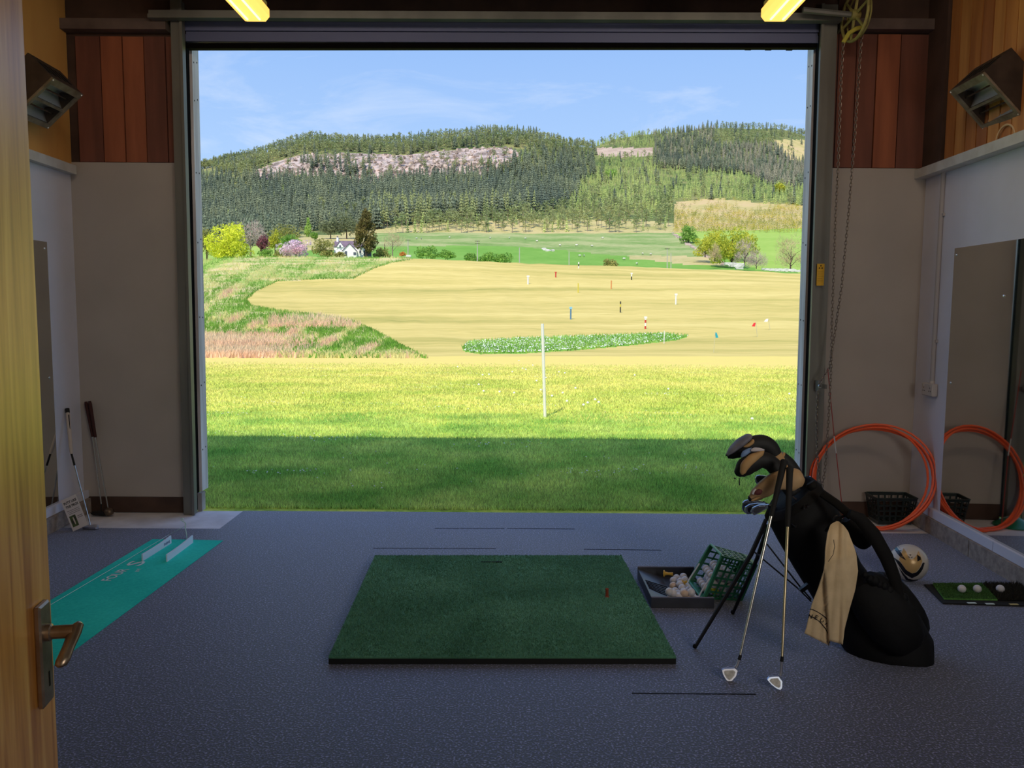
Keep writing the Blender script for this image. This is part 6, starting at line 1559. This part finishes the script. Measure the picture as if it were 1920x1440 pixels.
# ------------------------------------------------------------------ garden and field trees (each its own)
def leafy(px_, rb_, wpx, hpx, mleaf, lab, far=False, D=None, n=900, twig=False, name='leafy_tree', cat='tree', trunk=.2, shape=1.0, dense=1.0, conif=False, group=None, bark=None):
    g_ = ground_px(px_, rb_, far)
    if D: g_ = P(px_, rb_, D)
    else: g_.z = P(px_, rb_, g_.y).z
    s = g_.y / F; W2, H = wpx * s / 2, hpx * s
    t = thing(name, lab, cat, g_, group); base = g_
    tr = MB(); tr.tube([base - vz * .5, base + vz * H * trunk, base + vz * H * (.75 if not twig else .6)], [H * .028, H * .02, H * .008], 7)
    for k in range(7):
        a = k * 2.4; z0 = H * (trunk + .06 * k * .7); e_ = base + Vector((math.cos(a) * W2 * .7, math.sin(a) * W2 * .7, min(H * .9, z0 + H * .28))); tr.tube([base + vz * z0, (base + vz * (z0 + H * .1)).lerp(e_, .5), e_], [H * .010, H * .006, H * .003], 5)
    tr.build('trunk', bark or m_dtrk, t, True)
    rg = np.random.default_rng(int(px_ * 7 + rb_)); pts = []
    ncl = 34 if not conif else 44; n = int(n * 1.5)
    cen_ = []
    for k in range(ncl):
        if conif:
            s_ = rg.random() ** 1.2; a = rg.uniform(0, 6.28); r_ = (1 - s_) ** .75 * rg.uniform(.45, 1.0) * min(1, .42 + s_ * 2.4); cen_.append((r_ * math.cos(a) * .88, r_ * math.sin(a) * .88, trunk * .6 + (1 - trunk * .6) * s_ * .95, .16 + .10 * (1 - s_)))
        else:
            d = rg.normal(size=3); d /= np.linalg.norm(d); r_ = rg.uniform(.35, .8); zz = d[2] * r_
            if trunk <= .12 and k % 3 == 0: a_ = rg.uniform(0, 6.28); q_ = rg.uniform(.55, .85); cen_.append((math.cos(a_) * q_, math.sin(a_) * q_, rg.uniform(.10, .32), rg.uniform(.24, .34))); continue
            zz = d[2] * r_ * .98; zf = .5 + zz * .55; wz = 1.18 if zf < .5 else 1.0; cen_.append((d[0] * r_ * wz, d[1] * r_ * wz, trunk * .55 + (1 - trunk * .55) * max(.10, min(.86, zf)), rg.uniform(.26, .38)))
    cen_ = np.array(cen_); ci = rg.integers(0, ncl, n); d = rg.normal(size=(n, 3)); d /= np.linalg.norm(d, axis=1)[:, None]
    rad = cen_[ci, 3] * rg.uniform(.7, 1.02, n)
    pos = np.stack([(cen_[ci, 0] + d[:, 0] * rad) * W2, (cen_[ci, 1] + d[:, 1] * rad) * W2, (cen_[ci, 2] + d[:, 2] * rad * .55) * H], 1)
    pos[:, 2] = np.clip(pos[:, 2], H * .02, H * 1.02)
    sz = (2.1 if not twig else 3.4) * s * rg.uniform(.6, 1.4, n) * dense
    e1 = rg.normal(size=(n, 3)); e1 /= np.linalg.norm(e1, axis=1)[:, None]; e2 = rg.normal(size=(n, 3)); e2 -= (e2 * e1).sum(1)[:, None] * e1; e2 /= np.linalg.norm(e2, axis=1)[:, None]
    if twig: e1 = d * .8 + np.array([0, 0, .5]); e2 = e2 * .16
    V = np.stack([pos - e1 * sz[:, None] * .5 - e2 * sz[:, None] * .4, pos - e1 * sz[:, None] * .5 + e2 * sz[:, None] * .4, pos + e1 * sz[:, None]], 1).reshape(-1, 3)
    fast_mesh('crown', V, np.arange(3 * n).reshape(-1, 3), mleaf, parent=t)
    return t
LM = lambda nm, a, b_: leafmat(nm, a, b_, .15, .28, k=1.5)
l_yel = LM('leaf_bright_yellow', C(206, 200, 66), C(176, 180, 56)); l_ygr = LM('leaf_yellow_green', C(176, 172, 62), C(140, 148, 54)); l_grn = LM('leaf_green', C(104, 140, 62), C(126, 156, 72))
l_olv = LM('leaf_olive', C(128, 128, 70), C(150, 142, 82)); l_prp = LM('leaf_dark_red', C(132, 84, 92), C(112, 70, 78)); l_pnk = LM('blossom_pink', C(224, 182, 196), C(204, 158, 172)); l_twp = LM('twig_pink_grey', C(186, 160, 156), C(164, 142, 140))
l_tws = LM('twig_straw', C(186, 162, 132), C(166, 144, 114)); l_brn = LM('leaf_brown_green', C(112, 100, 58), C(88, 82, 48)); l_blg = LM('leaf_blue_green', C(100, 108, 80), C(120, 124, 92)); l_pal = LM('leaf_pale_green', C(160, 182, 100), C(136, 164, 84))
leafy(537, 462, 58, 40, l_olv, 'olive brown tree between the yellow willow and the forest', D=352, n=900)
leafy(470, 480, 66, 66, l_twp, 'pinkish bare branched tree behind the bright yellow tree', D=345, n=1500, twig=True, bark=m_trk)
leafy(388, 486, 34, 58, l_olv, 'dark olive tree beside the left jamb', D=322, n=900)
leafy(516, 474, 28, 42, l_ygr, 'golden green willow behind the dark red tree', D=338, n=700)
leafy(543, 470, 40, 30, l_grn, 'green rounded tree above the pink blossom tree', D=336, n=800)
leafy(494, 476, 24, 34, l_prp, 'small dark red leaved tree', D=326, n=700)
leafy(500, 484, 34, 17, l_grn, 'green shrub below the dark red tree', D=320, n=500, trunk=.05, name='garden_shrub', cat='shrub')
leafy(530, 484, 34, 20, l_olv, 'olive shrub left of the pink blossom tree', D=320, n=500, trunk=.05, name='garden_shrub', cat='shrub')
leafy(433, 487, 94, 72, l_yel, 'large bright yellow tree at the left', D=316, n=3800, trunk=.08, dense=1.25)
leafy(555, 482, 60, 36, l_pnk, 'pink blossom tree left of the white cottage', D=317, n=1500, trunk=.12)
leafy(607, 482, 44, 34, l_olv, 'rounded olive bush touching the white cottage', D=319, n=1100, trunk=.05)
leafy(578, 444, 20, 34, l_pal, 'pale green pointed tree in the meadow behind', far=True, n=600, conif=True)
leafy(590, 450, 15, 16, l_grn, 'small round dark green tree in the meadow behind', far=True, n=400)
leafy(620, 448, 42, 42, l_blg, 'grey green pine behind the cottage chimney', far=True, n=1100, trunk=.25)
leafy(650, 448, 46, 48, l_blg, 'grey green pine behind the cottage roof', far=True, n=1200, trunk=.25)
leafy(736, 481, 48, 48, l_tws, 'bare pale tree right of the tall brown conifer', D=330, n=800, twig=True, bark=m_trk)
leafy(716, 483, 34, 18, l_olv, 'low olive shrub right of the cottage', D=318, n=600, trunk=.05, name='garden_shrub', cat='shrub')
leafy(687, 483, 62, 88, l_brn, 'tall dark brown green conifer beside the cottage', D=312, n=3000, trunk=.34, conif=True, dense=1.35)
leafy(637, 483, 21, 12, l_olv, 'low round bush in front of the cottage wall', D=311, n=400, trunk=.02, name='garden_shrub', cat='shrub')
leafy(755, 480, 14, 8, LM('leaf_orange', C(206, 150, 84), C(190, 132, 70)), 'small orange shrub at the foot of a pole', D=330, n=200, trunk=.02, name='garden_shrub', cat='shrub')
leafy(800, 484, 46, 22, l_grn, 'wide dark green bush left of the twin poles', D=335, n=900, trunk=.02, name='field_bush', cat='bush')
leafy(835, 485, 42, 18, l_grn, 'low dark green bush joined to the wide one', D=335, n=700, trunk=.02, name='field_bush', cat='bush')
leafy(883, 490, 24, 18, l_grn, 'small green bush at the foot of the crossarm pole', D=340, n=500, trunk=.02, name='field_bush', cat='bush')
leafy(915, 492, 40, 20, l_grn, 'green bush just right of the crossarm pole', D=340, n=800, trunk=.02, name='field_bush', cat='bush')
leafy(945, 493, 34, 20, l_grn, 'green bush at the right end of the crest hedge', D=340, n=700, trunk=.02, name='field_bush', cat='bush')
leafy(1145, 501, 32, 17, l_olv, 'lone rounded bush on the crest', D=340, n=600, trunk=.02, name='field_bush', cat='bush')
leafy(1291, 456, 36, 34, l_grn, 'round dark green tree at the top of the stone wall', far=True, n=1100, trunk=.08)
leafy(1322, 480, 46, 40, l_ygr, 'yellow green tree on the left of the copse', D=420, n=1300, trunk=.08)
leafy(1345, 470, 50, 44, l_ygr, 'yellow green tree at the back of the copse', D=450, n=1300, trunk=.08)
leafy(1372, 494, 76, 66, l_ygr, 'largest yellow green tree in the copse', D=400, n=2600, trunk=.06, dense=1.15)
leafy(1400, 478, 44, 46, l_ygr, 'yellow green tree at the right of the copse', D=430, n=1200, trunk=.08)
leafy(1340, 488, 26, 30, l_tws, 'small bare greyish bush in front of the copse', D=380, n=900, twig=True, trunk=.05)
leafy(1396, 497, 46, 50, l_twp, 'bare grey branched tree at the copse edge', D=375, n=1300, twig=True, trunk=.08)
leafy(1418, 502, 40, 34, l_twp, 'low bare pinkish bush right of the copse', D=370, n=1200, twig=True, trunk=.04)
leafy(1482, 503, 60, 64, l_tws, 'large bare straw coloured bush beside the right jamb', D=345, n=2600, twig=True, trunk=.04)
leafy(1145, 338, 24, 22, l_pal, 'pale rounded tree standing alone in the plantation', far=True, n=500)
leafy(1462, 366, 22, 24, l_ygr, 'yellow green broadleaf tree at the plantation edge', far=True, n=500)

# ------------------------------------------------------------------ white cottage
hc = P(625, 483, 319); s = 319 / F
x0, zb = hc.x, hc.z - .6
t = thing('white_cottage', 'white cottage with a slate roof among the garden trees', 'house', (x0 + 6, 322, hc.z))
m_hw = mat('lime_white_wall', C(246, 244, 246), .8); m_sl2 = mat('purple_grey_slate', C(128, 108, 124), .8, 0, C(108, 92, 108), .8); m_win = mat('dark_pane', C(84, 88, 104), .2)
def X(px_): return P(px_, 470, 319).x
def Zr(r_): return P(650, r_, 319).z
b = MB(); b.box(X(626), X(672), 319, 325, zb, Zr(462)); b.build('main_wall', m_hw, t)
MB().prism([(X(625), 318.6, Zr(462.5)), (X(625), 322, Zr(450.5)), (X(625), 325.4, Zr(462.5))], (X(673) - X(625), 0, 0)).build('roof', m_sl2, t)
MB().prism([(X(631.5), 318.4, Zr(463)), (X(645.5), 318.4, Zr(463)), (X(638.2), 318.4, Zr(453.5))], (0, 3.2, 0)).build('dormer_gable', m_hw, t)
for a_, b2 in (((630.5, 463.8), (638.2, 452.5)), ((646.5, 463.8), (638.2, 452.5))):
    MB().tube([(X(a_[0]), 318.2, Zr(a_[1])), (X(b2[0]), 318.2, Zr(b2[1]))], .12, 4).build('barge_board', m_sl2, t)
MB().prism([(X(646), 315.5, zb), (X(646), 315.5, Zr(471)), (X(659), 315.5, Zr(458.5)), (X(672), 315.5, Zr(471)), (X(672), 315.5, zb)], (0, 3.8, 0)).build('front_wing', m_hw, t)
for a_, b2 in (((644.5, 472.5), (659, 457.4)), ((673.5, 472.5), (659, 457.4))):
    MB().tube([(X(a_[0]), 315.2, Zr(a_[1])), (X(b2[0]), 315.2, Zr(b2[1]))], .15, 4).build('barge_board', m_sl2, t)
MB().box(X(672), X(683.5), 317, 323, zb, Zr(463)).build('side_wing', m_hw, t)
MB().prism([(X(671), 316.6, Zr(463.5)), (X(671), 320, Zr(456)), (X(671), 323.4, Zr(463.5))], (X(684.5) - X(671), 0, 0)).build('roof', m_sl2, t)
MB().box(X(628.5), X(632), 321.4, 322.8, Zr(455), Zr(444.5)).build('chimney', m_hw, t); MB().tube([(X(630), 322, Zr(444.5)), (X(630), 322, Zr(441.5))], .25, 8).build('chimney_pot', m_sl2, t)
for (a_, b2, c_, d_, yy) in ((637, 640, 460, 465, 318.35), (650, 654, 472, 481, 315.4), (666, 671, 474, 479, 315.4), (675.5, 679, 470, 475, 316.9)):
    f_ = MB().box(X(a_), X(b2), yy - .05, yy, Zr(d_), Zr(c_)).build('window' if c_ != 472 else 'house_door', m_win, t)
MB().box(X(684), X(694), 317, 322, zb, Zr(470)).build('shed', mat('dark_shed', C(84, 88, 104), .8), t)
# telegraph poles
m_pole = mat('grey_pole', C(186, 178, 168), .9)
for (px_, rt, rb_, cross, D, lab) in ((765, 449, 481, 1, 330, 'pale utility pole right of the cottage'), (895, 451, 488, 2, 335, 'utility pole with crossarms above the crest bushes'), (974, 464, 494, 0, 345, 'plain thin pole right of the crest bushes'), (1067, 472, 498, 0, 345, 'thin pole in the green field left of the lone bush'), (1251, 465, 504, 1, 330, 'tall thin pole right of the lone bush'), (1258, 474, 502, 0, 360, 'short pole just behind the tall thin pole'), (721, 457, 482, 0, 335, 'dark pole beside the bare pale tree')):
    b0_ = P(px_, rb_ + 2, D); t0 = P(px_, rt, D); t = thing('utility_pole', lab, 'pole', b0_)
    MB().tube([b0_, t0], [.22, .16], 8).build('post', m_pole if px_ != 721 else m_dtrk, t, True)
    for k in range(cross):
        z = t0.z - .25 - k * .9; MB().box(t0.x - 1.0, t0.x + 1.0, t0.y - .2, t0.y - .05, z - .08, z + .08).build('crossarm', m_dtrk, t)
# sheep
m_wool = mat('sheep_wool', C(226, 222, 212), .9); m_face = mat('sheep_face', C(90, 80, 76), .9)
SH = None
for i, (px_, py_) in enumerate(((781, 449), (790, 449), (843, 447), (919, 448), (955, 448), (985, 449), (1007, 454), (1050, 462), (1130, 448), (1081, 462), (1087, 482), (1095, 482), (1170, 488), (1194, 497), (1110, 463), (1205, 478), (1220, 479))):
    g_ = ground_px(px_, py_, True)
    if SH is None:
        SH = thing('sheep', '', 'sheep', g_)
        b = MB(); rg = [[Vector((x, .28 * r_ * math.cos(2 * math.pi * k / 10), .75 + .3 * r_ * math.sin(2 * math.pi * k / 10))) for k in range(10)] for x, r_ in ((-.62, .35), (-.55, .8), (-.2, 1.0), (.2, 1.0), (.5, .85), (.62, .45))]
        b.rings(rg); b.tube([(.5, 0, .85), (.72, 0, .98)], [.17, .12], 8); SB = b.build('body', m_wool, None, True); SB.parent = SH
        h = MB(); h.tube([(.68, 0, 1.0), (.95, 0, .9)], [.11, .06], 8); h.tube([(.7, .08, 1.04), (.7, .2, 1.02)], [.03, .02], 5); h.tube([(.7, -.08, 1.04), (.7, -.2, 1.02)], [.03, .02], 5); SHd = h.build('head', m_face, None, True); SHd.parent = SH
        kids = [SB, SHd]
        for a_ in (-.4, .4):
            for b2 in (-.14, .14): l_ = MB().tube([(a_, b2, .5), (a_, b2, 0)], [.06, .04], 6).build('leg', m_face, None, True); l_.parent = SH; kids.append(l_)
        o = SH
        for k_ in kids:
            k_.location = (0, 0, 0)
            if '_w' in k_: del k_['_w']
    else:
        o = SH.copy(); COL.objects.link(o)
        for k_ in kids: c = k_.copy(); COL.objects.link(c); c.parent = o
    o.location = g_; o.rotation_euler = (0, 0, R.uniform(0, 6.28)); o.scale = (1.25,) * 3
    o['label'] = 'white sheep grazing high on the pale pasture' if py_ < 470 else 'white sheep on the darker green field below'; o['group'] = 'sheep on the upper pasture' if py_ < 470 else 'sheep on the lower field'
# stone wall beside the right field, pale rocks, small trough
def stones(pts, n, smin, smax, name, lab, cat, m, D=None):
    b = MB()
    for k in range(n):
        s_ = R.random() * (len(pts) - 1); i = min(int(s_), len(pts) - 2); f_ = s_ - i; x = pts[i][0] * (1 - f_) + pts[i + 1][0] * f_ + R.gauss(0, 1.0); y = pts[i][1] * (1 - f_) + pts[i + 1][1] * f_ + R.gauss(0, .8)
        g_ = P(x, y, D) if D else ground_px(x, y, True); q = R.uniform(smin, smax); pp_ = []
        for j in range(8): pp_.append(g_ + Vector(((1 if j & 1 else -1) * q * R.uniform(.7, 1.2), (1 if j & 2 else -1) * q * R.uniform(.5, 1), (1 if j & 4 else -1) * q * R.uniform(.4, .7))))
        b.hexa([pp_[0], pp_[1], pp_[3], pp_[2], pp_[4], pp_[5], pp_[7], pp_[6]])
    return tag(b.build(name, m), lab, cat, kind='stuff')
m_stn = mat('pinkish_fieldstone', C(192, 172, 166), .9, island=.25); m_stp = mat('pale_fieldstone', C(214, 208, 206), .9, island=.15)
stones([(1262, 438), (1276, 447), (1290, 458), (1305, 468), (1322, 480), (1340, 488), (1358, 496)], 260, .5, 1.1, 'stone_dyke', 'tumbled pinkish stone wall running down beside the copse', 'stone wall', m_stn)
stones([(1362, 495), (1378, 497), (1390, 498), (1384, 501)], 60, .6, 1.3, 'pale_rocks', 'pale rocks at the foot of the copse', 'rocks', m_stp, D=365)
stones([(1430, 505), (1460, 506), (1500, 508)], 70, .4, .8, 'pale_rocks', 'line of pale rocks under the straw coloured bush', 'rocks', m_stp, D=340)
stones([(1018, 466), (1026, 470), (1038, 470)], 24, .6, 1.0, 'sheep_fank', 'short pale stone wall in the middle of the green field', 'stone wall', m_stp)
tk = [P(*q) for q in ((762, 481.5, 312), (770, 481.5, 312))]
tag(MB().bbox(tk[0].lerp(tk[1], .5) + vz * .2, (1.0, 0, 0), (0, .6, 0), (0, 0, .45), .2).build('water_trough', m_stp, loc=tk[0]), 'small pale block at the foot of the pole', 'trough')

for o in bpy.data.objects:
    if '_w' in o: del o['_w']
